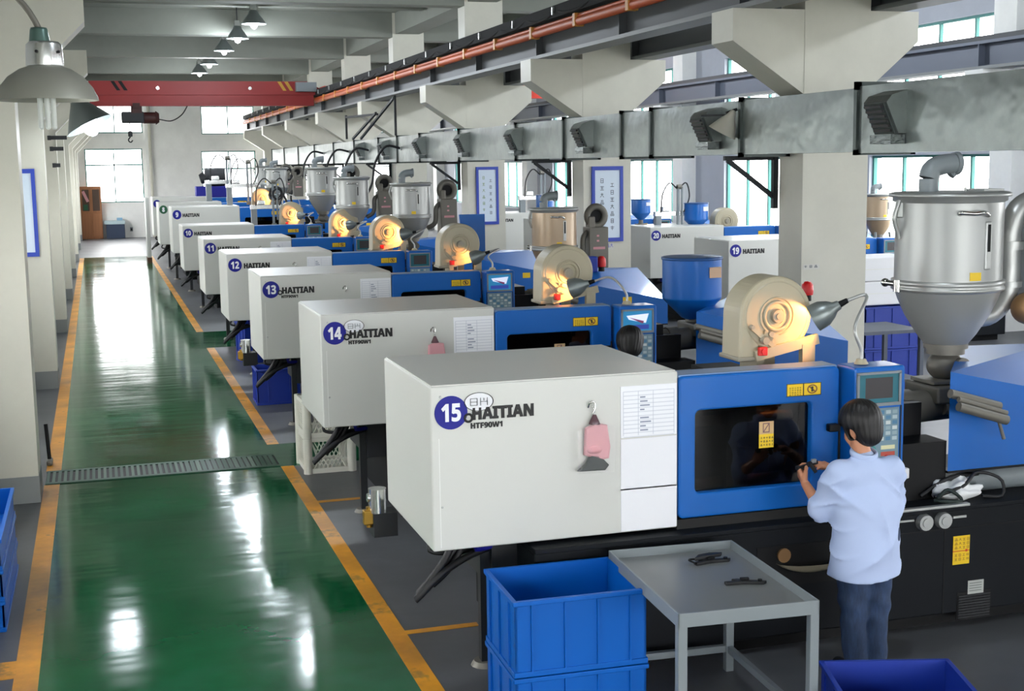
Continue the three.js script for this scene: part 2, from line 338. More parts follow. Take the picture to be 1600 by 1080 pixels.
// overhead cranes
function crane(label, x0, x1, y0, y1, z, m, detail) {
  const c = thing('bridge_crane', label, 'crane', [(x0 + x1) / 2, y0, z]); const h = (x1 - x0) / 2, H = y1 - y0;
  part(c, 'bridge_beam', X([[-h + 0.5, H], [h - 0.5, H], [h - 0.02, H * 0.62], [h - 0.02, H * 0.42], [h - 0.5, H * 0.42], [-h + 0.5, H * 0.42], [-h, H * 0.42], [-h, H * 0.62]], 0.4, -0.2), m);
  part(c, 'lower_beam', B(-h + 0.4, h - 0.3, 0, H * 0.42, -0.1, 0.14), m);
  part(c, 'bottom_flange', B(-h + 0.4, h - 0.3, -0.03, 0, -0.14, 0.2), m);
  for (const s of [-1, 1]) { part(c, 'end_carriage', B(s * h - 0.12, s * h + 0.12, H * 0.42, H * 0.75, -0.9, 0.9, 0.02), M.redBright); for (const k of [-1, 1]) part(c, 'wheel', C([s * h - 0.06, H * 0.42 + 0.02, k * 0.7], [s * h + 0.06, H * 0.42 + 0.02, k * 0.7], 0.13), M.steelDark); }
  if (!detail) return c;
  for (const s of [-1.28, 1]) for (const k of [0, 1]) part(c, 'hazard_stripe', X([[0, 0], [0.1, 0], [-0.06, 0.26], [-0.16, 0.26]], 0.006, 0.203).translate(s * (h - 1.2) + k * 0.2 + (s < 0 ? 0.7 : 0), H * 0.6, 0), s < 0 ? M.black : M.hazard);
  part(c, 'junction_box', B(h - 0.85, h - 0.25, H * 0.55, H * 0.95, 0.2, 0.45), M.greyPaint);
  for (const x of [-1.2, 1.4]) { part(c, 'indicator', C([x, H * 0.7, 0.2], [x, H * 0.7, 0.24], 0.05), M.alu); }
  return c;
}
crane('dark red bridge crane spanning the left hall near the far end', -0.5, 6.62, 4.83, 5.5, -40, M.red, true);
crane('bright red bridge crane beam glimpsed behind the column corbels', 8.3, 14.55, 4.85, 5.4, -36, M.redBright, false);
{
  const h = thing('hoist', 'dark electric chain hoist hanging under the red crane beam', 'hoist', [1.35, 4.3, -40]);
  part(h, 'drum_housing', B(-0.52, 0.1, 0.02, 0.34, -0.18, 0.2, 0.04), M.steelDark);
  part(h, 'motor', [C([0.08, 0.17, 0], [0.42, 0.17, 0], 0.16, 0.16, 20), C([0.42, 0.17, 0], [0.52, 0.17, 0], 0.2, 0.13, 20)], M.redDark);
  part(h, 'trolley', [B(-0.25, 0.05, 0.3, 0.5, -0.16, 0.2), B(-0.2, 0, 0.44, 0.58, -0.22, -0.15), B(-0.2, 0, 0.44, 0.58, 0.15, 0.24)], M.redDark);
  part(h, 'hook_block', [C([-0.3, -0.22, 0], [-0.3, 0.02, 0], 0.012, 0.012, 8), B(-0.36, -0.24, -0.36, -0.2, -0.04, 0.04, 0.02), T([[-0.3, -0.36, 0], [-0.36, -0.46, 0], [-0.3, -0.52, 0], [-0.24, -0.46, 0]], 0.02, 12, 6)], M.steelDark);
  tag(part(scene, numbered('festoon_cable'), T([[1.87, 4.42, -39.9], [2.2, 4.38, -39.9], [2.5, 4.55, -39.9], [2.7, 4.85, -39.9]], 0.018, 20, 6), M.cable), 'thin cable sagging from the hoist motor to the crane beam', 'cable');
}
// air duct of galvanised sections
{
  const d = thing('air_duct', 'galvanised rectangular air duct running along the columns above the machines', 'duct', [6.9, 3.1, 0]);
  const zs = [2, -3.6, -8.1, -10.7, -13.0, -15.42, -16.4, -18.67, -21.02, -24.6, -27.8, -30, -32.1, -35.3, -38.5, -42, -45.5, -49, -52.5];
  for (let k = 0; k + 1 < zs.length; k++) {
    const big = k < 3 ? 0.025 : 0;
    const g = new THREE.BoxGeometry(0.54 + big, 0.57 + big, zs[k] - zs[k + 1] - 0.02, 1, 8, 14), p = g.attributes.position; // cross-broken, slightly buckled sheet
    const Ls = zs[k] - zs[k + 1];
    for (let i = 0; i < p.count; i++) {
      const a = p.getX(i), u = Math.abs(p.getZ(i)) / Ls * 2, v = Math.abs(p.getY(i)) / 0.285;
      if (Math.abs(a) > 0.26) p.setX(i, a + Math.sign(a) * 0.014 * Math.max(0, 1 - Math.max(u, v)) + 0.004 * Math.sin(p.getZ(i) * 5 + k * 2) * Math.cos(p.getY(i) * 9 + k) * (u < 0.95 && v < 0.95 ? 1 : 0));
    }
    g.computeVertexNormals();
    part(d, 'duct_section', uvWorld(join(g.translate(0, 0.285, (zs[k] + zs[k + 1]) / 2))), M.duct);
    const z = zs[k + 1], q = 0.3 + big / 2;
    part(d, 'duct_flange', [B(-q, q, -0.03, 0.02, z - 0.025, z + 0.025), B(-q, q, 0.55, 0.6 + big, z - 0.025, z + 0.025), B(-q, -q + 0.05, -0.03, 0.6 + big, z - 0.025, z + 0.025), B(q - 0.05, q, -0.03, 0.6 + big, z - 0.025, z + 0.025)], M.ductEdge);
  }
  // air outlets: hooded boxes turned down towards the machines
  for (const z of [-10.1, -13.65, -17.6, -20.8, -24, -27.4, -31, -34]) {
    const o = part(d, 'air_outlet', [X([[0, 0.5], [-0.17, 0.45], [-0.22, 0.39], [-0.1, 0.13], [0, 0.13]], 0.36, -0.18), B(-0.16, -0.02, 0.04, 0.12, -0.16, 0.16)], M.duct);
    part(o, 'grille_frame', new THREE.BoxGeometry(0.02, 0.28, 0.3).rotateZ(0.43).translate(-0.168, 0.255, 0), M.ductEdge);
    for (let s = 0; s < 6; s++) part(o, 'grille_slat', new THREE.BoxGeometry(0.02, 0.022, 0.26).rotateZ(0.2).translate(-0.238 + s * 0.02, 0.355 - s * 0.04, 0), M.grille);
    o.position.set(-0.27, 0.02, z);
  }
}
for (let k = 2; k < colZ.length - 2; k++) { // angle-iron brackets that carry the duct
  const z = colZ[k] - 0.56, b = thing('duct_bracket', null, 'bracket', [7.2, 2.5, z], 0, 'angle-iron brackets on the columns');
  b.userData.label = ['bracket hidden before the frame', 'angle-iron bracket under the air duct at the nearest right column', 'angle-iron bracket under the air duct at the column with the wide notice board', 'angle-iron bracket under the air duct at the column with the narrow notice board'][k - 1] ?? 'dark angle-iron bracket under the far end of the air duct';
  part(b, 'upright', bar([0, 0, 0], [0, 0.6, 0], 0.06), M.steelDark); part(b, 'arm', bar([0.02, 0.56, 0], [-0.62, 0.56, 0], 0.05), M.steelDark); part(b, 'strut', bar([0, 0.12, 0], [-0.58, 0.54, 0], 0.045), M.steelDark);
}
{ // bright lamp with a bell shade fixed to the duct
  const l = thing('duct_lamp', 'bare metal bell lamp fixed to the side of the air duct', 'lamp', [6.5, 3.42, -13.1]);
  part(l, 'bell', L([[0.0, 0.17], [0.03, 0.16], [0.05, 0.1], [0.1, 0.02], [0.16, -0.1]], [0, 0, 0], 24).rotateZ(-0.5).rotateY(-0.6), std(0xd8d4c6, 0.35, 0.3, { side: THREE.DoubleSide })); part(l, 'bracket', [bar([0, 0.12, 0], [0.12, 0.16, 0], 0.03), bar([0.02, 0.1, 0], [-0.2, 0.1, -0.2], 0.02)], M.steelDark);
}
// thin steel frame with stays below the girder, mid distance
{
  const f = thing('stay_frame', 'thin dark steel stays slanting from the girder to the duct', 'frame', [6.5, 3.7, -31]);
  part(f, 'stay', bar([0.1, 0.85, 0.9], [-0.05, 0, -2.4], 0.05), M.steelDark); part(f, 'stay', bar([-0.1, 0.55, -0.2], [-0.2, 0, -2.7], 0.05), M.steelDark);
  part(f, 'post', bar([0.12, 0.9, 0.9], [0.12, 0, 0.9], 0.05), M.steelDark); part(f, 'post', bar([-0.3, 0.6, -3], [-0.3, 0, -3], 0.05), M.steelDark); part(f, 'rail', bar([-0.3, 0.55, -3], [0.1, 0.55, -1], 0.05), M.steelDark);
}
// ---------------------------------------------------------------- injection moulding machines
const printMat = {
  form: canvasMat(128, 112, (g, w, h) => { g.fillStyle = '#eceef2'; g.fillRect(0, 0, w, h); g.strokeStyle = '#b9bdc8'; g.lineWidth = 1; for (let y = 12; y < h; y += 9) { g.beginPath(); g.moveTo(6, y); g.lineTo(w - 6, y); g.stroke(); } for (const x of [6, 40, 74, 122]) { g.beginPath(); g.moveTo(x, 12); g.lineTo(x, h - 4); g.stroke(); } g.fillStyle = '#8890a4'; for (let y = 15; y < h - 8; y += 9) for (const x of [10, 44, 80]) if ((x * y) % 5) g.fillRect(x, y, 10 + (x * y) % 17, 3); }),
  warn: canvasMat(192, 80, (g, w, h) => {
    g.fillStyle = '#1a1a10'; g.fillRect(0, 0, w, h); g.fillStyle = '#ecc51c'; g.fillRect(4, 4, 86, h - 8); g.fillRect(96, 4, w - 100, h - 8);
    g.strokeStyle = '#6a5208'; for (let y = 22; y < 70; y += 14) glyphRow(g, 14, y, 5, 11); g.strokeStyle = '#7a4a30'; g.lineWidth = 7; g.beginPath(); g.arc(142, 40, 25, 0, 7); g.stroke(); g.beginPath(); g.moveTo(124, 22); g.lineTo(160, 58); g.stroke(); g.fillStyle = '#3a3020'; g.fillRect(136, 24, 12, 32);
  }),
  warn2: canvasMat(64, 104, (g, w, h) => { g.fillStyle = '#caa878'; g.fillRect(0, 0, w, 50); g.fillStyle = '#e8c21e'; g.fillRect(0, 50, w, 54); g.strokeStyle = '#5a4a20'; for (const y of [60, 74, 88]) glyphRow(g, 6, y, 5, 9); g.strokeStyle = '#7a5a58'; g.lineWidth = 4; g.strokeRect(18, 8, 26, 34); g.beginPath(); g.moveTo(20, 40); g.lineTo(42, 10); g.stroke(); }),
  caution: canvasMat(64, 112, (g, w, h) => { g.fillStyle = '#e3bd10'; g.fillRect(0, 0, w, h); g.strokeStyle = '#8a5a08'; for (const y of [8, 24, 40, 70, 86]) glyphRow(g, 6, y, 4, 12); g.fillStyle = '#c03a10'; g.fillRect(0, 58, w, 3); g.fillRect(48, 54, 8, 10); }),
  plate: canvasMat(64, 48, (g, w, h) => { g.fillStyle = '#a9aca8'; g.fillRect(0, 0, w, h); g.fillStyle = '#6a706c'; for (let y = 8; y < 44; y += 9) g.fillRect(6, y, 50, 3); }),
  screenOff: canvasMat(96, 80, (g, w, h) => { g.fillStyle = '#2a6a78'; g.fillRect(0, 0, w, h); g.fillStyle = '#3c3a3c'; g.fillRect(16, 10, 66, 58); }, 0.25),
  keys: canvasMat(96, 128, (g, w, h) => { g.fillStyle = '#6f8a96'; g.fillRect(0, 0, w, h); for (let y = 6; y < 84; y += 13) for (let x = 6; x < 90; x += 15) { g.fillStyle = ['#a8b8bc', '#8aa0a8', '#c4ccca', '#4a7a9a'][(x * 7 + y * 3) % 4]; g.fillRect(x, y, 11, 9); } g.fillStyle = '#3f8f86'; g.beginPath(); g.arc(30, 104, 16, 0, 7); g.fill(); g.fillStyle = '#d8d4a8'; g.fillRect(56, 92, 32, 10); g.fillStyle = '#b04a3a'; g.fillRect(56, 108, 32, 10); }),
};
function glyphRow(g, x, y, n, s) { for (let k = 0; k < n; k++) glyph(g, (k * 3 + Math.round(y)) % 8, x + k * (s + 3), y, s, 1.4); }
const screenGlow = canvasMat(96, 80, (g, w, h) => { g.fillStyle = '#1f6f9c'; g.fillRect(0, 0, w, h); g.fillStyle = '#cfd6ee'; g.beginPath(); g.moveTo(12, 18); g.lineTo(86, 12); g.lineTo(76, 50); g.lineTo(20, 34); g.fill(); g.fillStyle = '#6a2a4a'; g.beginPath(); g.moveTo(22, 26); g.lineTo(70, 42); g.lineTo(66, 52); g.fill(); g.fillStyle = '#2a3a8a'; g.fillRect(10, 56, 76, 18); }, 0.3);
screenGlow.emissive = new THREE.Color(0xffffff); screenGlow.emissiveMap = screenGlow.map; screenGlow.emissiveIntensity = 0.45;
const sticker = (w, h, x, y, z) => new THREE.BoxGeometry(w, h, 0.003).translate(x, y, z);
// shared shapes, in metres from the front lower left corner of the machine's clamp end
const G = {
  coverBody: [B(0, 1.525, 0.84, 1.8, -1.25, 0, 0.012)],
  lid: B(0.012, 1.513, 1.8, 1.806, -1.236, -0.014),
  seam: [B(0.045, 0.049, 0.86, 1.5, -0.001, 0.001)],
  door: X(roundRect(1.53, 2.62, 0.89, 1.765, 0.035), 0.075, -0.07, 0.012, [roundRect(1.64, 2.43, 1.04, 1.552, 0.035).reverse()]),
  doorCap: B(1.535, 2.615, 1.752, 1.772, -0.2, -0.02, 0.008),
  window: B(1.625, 2.445, 1.03, 1.562, -0.05, -0.044),
  cavity: [B(1.53, 3.0, 0.84, 1.5, -1.12, -1.08), B(1.53, 1.56, 0.84, 1.62, -1.1, -0.09), B(2.9, 2.98, 0.84, 1.55, -1.1, -0.09), B(1.53, 3.0, 0.82, 0.88, -1.12, -0.02)],
  topGuard: [B(1.56, 2.32, 1.58, 1.62, -1.1, -0.09), B(1.55, 1.62, 1.6, 1.7, -1.1, -0.1), B(2.1, 2.4, 1.45, 1.66, -1.05, -0.55), B(1.55, 3, 1.5, 1.58, -1.12, -1.02)],
  platen: [B(1.95, 2.1, 0.9, 1.5, -0.95, -0.2, 0.01), B(2.45, 2.62, 0.9, 1.5, -0.95, -0.2, 0.01), B(2.1, 2.3, 1.05, 1.42, -0.8, -0.3, 0.01)],
  tie: [1.02, 1.42].flatMap((y) => [-0.3, -0.85].map((z) => C([1.56, y, z], [2.9, y, z], 0.035, 0.035, 14))),
  base: B(0.58, 5.05, 0.1, 0.79, -1.2, 0.08, 0.012), kick: B(0.66, 4.98, 0, 0.1, -1.12, -0.02),
  baseTop: B(0.58, 5.05, 0.79, 0.82, -1.22, 0.1, 0.006), lip: B(2.62, 3.53, 0.815, 0.835, 0.07, 0.11, 0.006),
  seamBase: [B(3.36, 3.368, 0.1, 0.66, 0.079, 0.083), B(2.3, 5.05, 0.665, 0.672, 0.079, 0.083)],
  vent: [...Array(9)].map((_, k) => B(3.48, 3.72, 0.06 + k * 0.018, 0.07 + k * 0.018, 0.078, 0.09)), ventBack: B(3.47, 3.73, 0.05, 0.235, 0.078, 0.083),
  panel: X(roundRect(2.645, 3.0, 0.9, 1.77, 0.02), 0.22, -0.08, 0.012), panelBezel: [B(2.655, 2.965, 1.525, 1.545, 0.14, 0.155), B(2.655, 2.965, 1.725, 1.74, 0.14, 0.155), B(2.655, 2.67, 1.54, 1.73, 0.14, 0.155), B(2.95, 2.965, 1.54, 1.73, 0.14, 0.155)],
  screen: sticker(0.28, 0.18, 2.81, 1.635, 0.144), keypad: sticker(0.3, 0.33, 2.81, 1.345, 0.143), panelFrame: [B(2.645, 2.652, 1.16, 1.52, 0.138, 0.146), B(2.97, 2.977, 1.16, 1.52, 0.138, 0.146)],
  frontGuard: [B(3.02, 3.46, 0.82, 1.42, -1.0, -0.35), B(3.02, 3.3, 1.42, 1.52, -0.9, -0.4), B(3.1, 3.5, 0.82, 1.2, -0.35, -0.12)],
  barrel: [C([3.0, 1.33, -0.55], [4.4, 1.38, -0.55], 0.11, 0.11, 20), C([3.1, 1.335, -0.55], [3.25, 1.34, -0.55], 0.135, 0.135, 20), C([3.4, 1.34, -0.55], [3.5, 1.345, -0.55], 0.13, 0.13, 20)],
  throat: [B(3.62, 4.0, 1.38, 1.5, -0.8, -0.4, 0.02), C([3.7, 1.35, -0.45], [4.05, 1.33, -0.42], 0.05, 0.05, 12)],
  trough: [new THREE.CylinderGeometry(0.06, 0.06, 0.42, 16, 1, true, 0, Math.PI).rotateX(-Math.PI / 2).rotateZ(0).rotateY(Math.PI / 2).rotateZ(-0.36).translate(3.66, 1.45, 0.0)],
  troughMetal: [C([3.48, 1.5, 0.02], [3.85, 1.385, 0.02], 0.018, 0.018, 10), C([3.46, 1.46, 0.05], [3.83, 1.345, 0.05], 0.03, 0.032, 12), C([3.46, 1.53, -0.04], [3.84, 1.42, -0.04], 0.03, 0.03, 12), C([3.77, 1.36, 0.04], [3.82, 1.22, 0.04], 0.012, 0.012, 8)],
  motor: [C([3.75, 0.9, -0.22], [4.3, 0.9, -0.22], 0.085, 0.085, 20), C([3.7, 0.9, -0.22], [3.75, 0.9, -0.22], 0.06, 0.085, 20)],
  motorHose: [T([[3.35, 0.86, -0.02], [3.55, 0.92, 0.0], [3.72, 0.98, -0.08], [3.86, 0.93, -0.02], [3.84, 0.84, 0.02], [3.7, 0.84, 0]], 0.012, 24, 6), T([[3.3, 0.85, -0.1], [3.5, 0.95, -0.1], [3.75, 0.96, -0.12]], 0.014, 16, 6)],
  knobs: [3.2, 3.34].map((x) => [C([x, 0.735, 0.08], [x, 0.735, 0.12], 0.056, 0.05, 20), C([x, 0.735, 0.12], [x, 0.735, 0.128], 0.03, 0.03, 14)]), knobLine: [B(2.85, 3.13, 0.745, 0.757, 0.079, 0.086), B(3.42, 3.52, 0.735, 0.75, 0.079, 0.086)],
  chute: [B(2.02, 2.62, 0.42, 0.68, 0.075, 0.086)], chuteTray: [new THREE.SphereGeometry(0.3, 20, 8, 0, Math.PI * 2, Math.PI * 0.68, Math.PI * 0.32).scale(1, 0.55, 0.5).translate(2.4, 0.66, 0.08)],
  chuteLight: C([2.2, 0.62, 0.08], [2.2, 0.62, 0.1], 0.045, 0.045, 16),
  hoses: [T([[0.2, 0.86, -0.25], [0.12, 0.72, -0.22], [-0.07, 0.5, -0.2], [0.12, 0.66, -0.2], [0.4, 0.74, -0.3], [0.7, 0.72, -0.4]], 0.022, 32, 7), T([[0.26, 0.86, -0.28], [0.14, 0.7, -0.26], [-0.05, 0.52, -0.23], [0.2, 0.69, -0.24], [0.6, 0.76, -0.4]], 0.02, 32, 7), T([[0.1, 0.86, -0.35], [0.05, 0.76, -0.33], [0.16, 0.74, -0.3], [0.3, 0.84, -0.3]], 0.014, 20, 6), T([[0.3, 0.86, -0.3], [0.16, 0.66, -0.25], [0.02, 0.56, -0.22], [0.2, 0.72, -0.3], [0.6, 0.7, -0.45]], 0.02, 28, 7)],
  blueHose: [T([[0.34, 0.85, -0.2], [0.3, 0.78, -0.2], [0.45, 0.76, -0.28], [0.7, 0.76, -0.4]], 0.018, 16, 6)],
  post: [B(0.36, 0.42, 0, 0.84, -0.36, -0.3), B(0.42, 0.6, 0.5, 0.84, -1.1, -0.25)],
  foot: [[0.39, -0.33]].map(([x, z]) => [C([x, 0, z], [x, 0.03, z], 0.09, 0.07, 14)]),
  lub: [C([-0.06, 0.76, -1.3], [-0.06, 0.92, -1.3], 0.06, 0.06, 16), C([-0.13, 0.86, -1.3], [-0.06, 0.86, -1.3], 0.03, 0.03, 10)], lubBrass: [B(-0.16, -0.09, 0.68, 0.78, -1.33, -1.27, 0.01), C([-0.12, 0.66, -1.3], [-0.12, 0.8, -1.3], 0.02, 0.02, 8)], lubBox: B(-0.1, 0.06, 0.6, 0.76, -1.4, -1.24),
  disc: C([0.12, 1.647, 0.002], [0.12, 1.647, 0.005], 0.097, 0.097, 36), ring: new THREE.TorusGeometry(0.085, 0.0025, 6, 32).scale(1, 0.62, 1).translate(0.285, 1.7, 0.006), bubble: new THREE.CircleGeometry(0.085, 28).scale(1, 0.62, 1).translate(0.285, 1.7, 0.0045),
  logo: [text('HAITIAN', 0.074, 0.37, 0.43, 1.632, 0.002, 0.002, 0.05)], dotLogo: [new THREE.TorusGeometry(0.022, 0.007, 6, 16).translate(0.222, 1.61, 0.006)], model: [text('HTF90W1', 0.034, 0.19, 0.33, 1.562, 0.002, 0.002, 0.04)],
  hook: [T([[0.95, 1.62, 0.004], [0.955, 1.65, 0.02], [0.98, 1.655, 0.025], [0.985, 1.62, 0.03], [0.97, 1.59, 0.03]], 0.006, 16, 6)],
};
// injection-end cover with a sloping lid
{
  // outline seen from above: the left side runs back at a slant; the lid falls towards the front right
  const c = [[3.5, -0.1, 1.66], [5.1, -0.1, 1.3], [5.1, -1.1, 1.64], [4.3, -1.1, 1.66]], pos = [], tri = (a, b, d) => pos.push(...a, ...b, ...d), lo = (p) => [p[0], 1.0, p[1]], hi = (p) => [p[0], p[2], p[1]];
  for (let k = 0; k < 4; k++) { const a = c[k], b = c[(k + 1) % 4]; tri(lo(a), lo(b), hi(b)); tri(lo(a), hi(b), hi(a)); }
  tri(hi(c[0]), hi(c[1]), hi(c[2])); tri(hi(c[0]), hi(c[2]), hi(c[3])); tri(lo(c[0]), lo(c[2]), lo(c[1])); tri(lo(c[0]), lo(c[3]), lo(c[2]));
  const g = new THREE.BufferGeometry(); g.setAttribute('position', new THREE.Float32BufferAttribute(pos, 3)); g.computeVertexNormals(); G.injection = g;
}
G.injEdge = [B(3.5, 5.1, 0.985, 1.0, -0.2, -0.095)];
const GLYPHS3 = [[[-0.02, 0.02, 0.02, 0.02, 0.02, -0.02, -0.02, -0.02, -0.02, 0.02], [-0.02, 0, 0.02, 0]], [[-0.02, 0.022, -0.02, -0.022], [0.02, 0.022, 0.02, -0.022], [-0.02, 0, 0.02, 0], [0, 0.02, 0, 0.004]]];
G.bubbleText = GLYPHS3.flatMap((gl, k) => gl.flatMap((l) => { const o = []; for (let i = 0; i + 2 < l.length; i += 2) o.push(bar([0.255 + k * 0.06 + l[i], 1.7 + l[i + 1], 0.007], [0.255 + k * 0.06 + l[i + 2], 1.7 + l[i + 3], 0.007], 0.006, 0.002)); return o; }));
const machineGroup = 'injection moulding machines';
function machine(num, x, zf, label, o = {}) {
  const t = thing('moulding_machine', label, 'machine', [x, 0, zf], 0, machineGroup), s = o.near ?? 0;
  const P = (n, g, m, l) => part(t, n, g, m, l);
  P('base', G.base, M.base); P('plinth', G.kick, M.black); P('bed', G.baseTop, M.base);
  const cov = P('clamp_cover', G.coverBody, M.white, 'grey white sheet-metal cover of the clamp end'); part(cov, 'lid', G.lid, M.white);
  const d = P('number_sticker', G.disc, num === '8' ? M.green2 : M.navy, 'round dark number sticker');
  part(d, 'numeral', text(num, 0.105, num.length > 1 ? 0.115 : 0.06, 0.12, 1.647, 0.005, 0.002, 0.03), M.paper);
  P('lettering', G.logo, M.ink); if (s > 1) P('model_lettering', G.model, M.ink);
  if (s > 1) P('small_emblem', G.dotLogo, M.ink);
  if (s > 2) { const b = P('oval_label', [G.bubble], M.paper); part(b, 'rim', G.ring, M.ink); part(b, 'characters', G.bubbleText, M.darkGreen); }
  const dr = P('safety_door', [G.door], M.blue, 'blue sliding door with a window'); part(dr, 'top_edge', G.doorCap, M.blueSheenEdge);
  part(dr, 'pane', G.window, M.tinted); part(dr, 'warning_sticker', sticker(0.24, 0.08, 2.37, 1.635, 0.006), printMat.warn, 'yellow two-part warning sticker');
  if (s > 1) { part(dr, 'caution_label', sticker(0.1, 0.165, 2.14, 1.36, -0.041), printMat.warn2); part(dr, 'door_handle', [B(2.53, 2.6, 1.36, 1.41, 0, 0.05, 0.01), C([2.6, 1.02, 0.045], [2.6, 1.45, 0.045], 0.008, 0.008, 8)], M.black); }
  P('mould_cavity', G.cavity, M.cavity); P('top_guard', G.topGuard, M.black); P('platen', G.platen, M.iron);
  for (const g of G.tie) P('tie_bar', g, M.tan);
  const pn = P('control_panel', G.panel, M.blue, 'blue control panel with screen and keys'); part(pn, 'bezel', G.panelBezel, M.greyPaint); part(pn, 'screen', G.screen, o.lit ? screenGlow : printMat.screenOff); part(pn, 'keypad', G.keypad, printMat.keys);
  if (s > 1) { part(pn, 'panel_edge', G.panelFrame, M.steelDark); part(pn, 'stop_button', C([2.88, 1.19, 0.14], [2.88, 1.19, 0.165], 0.022, 0.022, 16), M.red2); }
  P('injection_guard', G.frontGuard, M.black); P('barrel', G.barrel, M.iron); P('hopper_throat', G.throat, M.iron);
  const inj = P('injection_cover', G.injection, M.blue, 'blue cover of the injection end'); part(inj, 'lower_edge', G.injEdge, M.black);
  part(inj, 'caution_sticker', sticker(0.12, 0.08, 4.55, 1.32, -0.098), M.yellowSign);
  for (const g of G.hoses) P('hose', g, M.rubber); P('blue_hose', G.blueHose, M.navy); P('post', G.post, M.steelDark);
  for (const g of G.foot) P('foot', g, M.iron);
  if (s > 0) { P('document_sheet', sticker(0.36, 0.31, 1.335, 1.575, 0.003), printMat.form); for (const y of [1.257, 0.98]) P('document_sheet', sticker(0.36, y > 1 ? 0.31 : 0.26, 1.335, y, 0.003), M.paper); }
  if (s > 0) { P('coat_hook', G.hook, M.chrome); if (num === '15' || num === '13') { P('lubricator', G.lub, M.alu); P('valve', G.lubBrass, M.brass); P('lubricator_box', G.lubBox, M.steelDark); } }
  if (s > 1) {
    P('cover_seam', G.seam, M.whiteEdge); P('bed_lip', G.lip, M.steel); P('base_seam', G.seamBase, M.black); for (const g of G.knobs) P('gauge', g, M.steel); P('gauge_line', G.knobLine, M.steel);
    for (const g of G.troughMetal) P('purge_tube', g, M.iron); P('drive_motor', G.motor, M.greyPaint); for (const g of G.motorHose) P('motor_hose', g, M.rubber);
    P('vent_panel', G.ventBack, M.black); P('vent_slat', G.vent, M.steelDark);
    P('caution_plate', sticker(0.125, 0.19, 3.49, 0.52, 0.083), printMat.caution, 'yellow caution plate'); P('rating_plate', sticker(0.12, 0.09, 3.61, 0.26, 0.083), printMat.plate);
    P('drop_opening', G.chute, M.black); P('drop_tray', G.chuteTray, M.cream); P('tan_light_disc', G.chuteLight, M.tan);  // black plate paints the dark recess, tan disc paints its orange light
    P('socket', B(3.13, 3.2, 0.98, 1.05, -0.12, -0.08, 0.01), M.paper); for (const y of [1.1, 1.74]) P('screw', C([0.06, y, 0], [0.06, y, 0.006], 0.008, 0.006, 10), M.steel);
  }
  return t;
}
const LX = 1.74;
const ROW = [['15', -7.2, 'nearest', 3, false], ['14', -11.05, 'second', 3, true], ['13', -15.3, 'third', 2, true], ['12', -19.4, 'fourth', 1, false], ['11', -23.65, 'fifth', 1, false], ['10', -29.4, 'sixth', 0, false]];
for (const [n, z, w, near, lit] of ROW) machine(n, LX, z, `white and blue injection moulding machine marked ${n}, ${w} along the aisle`, { near, lit });
{ const m = machine('9', LX, -33.4, 'larger white and blue injection moulding machine marked 9, seventh along the aisle', { near: 0 }); m.scale.set(1.07, 1.16, 1.05);
  const q = machine('8', LX - 0.14, -37.2, 'white and blue moulding machine with a green number 8, far along the aisle', { near: 0 }); q.scale.set(1.1, 1.17, 1.05);
  const r = machine('7', LX - 0.12, -41.5, 'white and blue moulding machine marked 7, farthest along the aisle', { near: 0 }); r.scale.set(1.12, 1.2, 1.05);
  machine('20', 9.9, -23.1, 'white moulding machine marked 20 in the right hall, half behind another', { near: 0 });
  machine('19', 9.28, -18.6, 'white moulding machine marked 19 in the right hall beside a column', { near: 0 });
  machine('21', 9.15, -27.3, 'white moulding machine in the right hall behind a tall dryer', { near: 0 });
  machine('22', 9.25, -31.6, 'white moulding machine in the right hall next to the narrow notice board', { near: 0 });
}
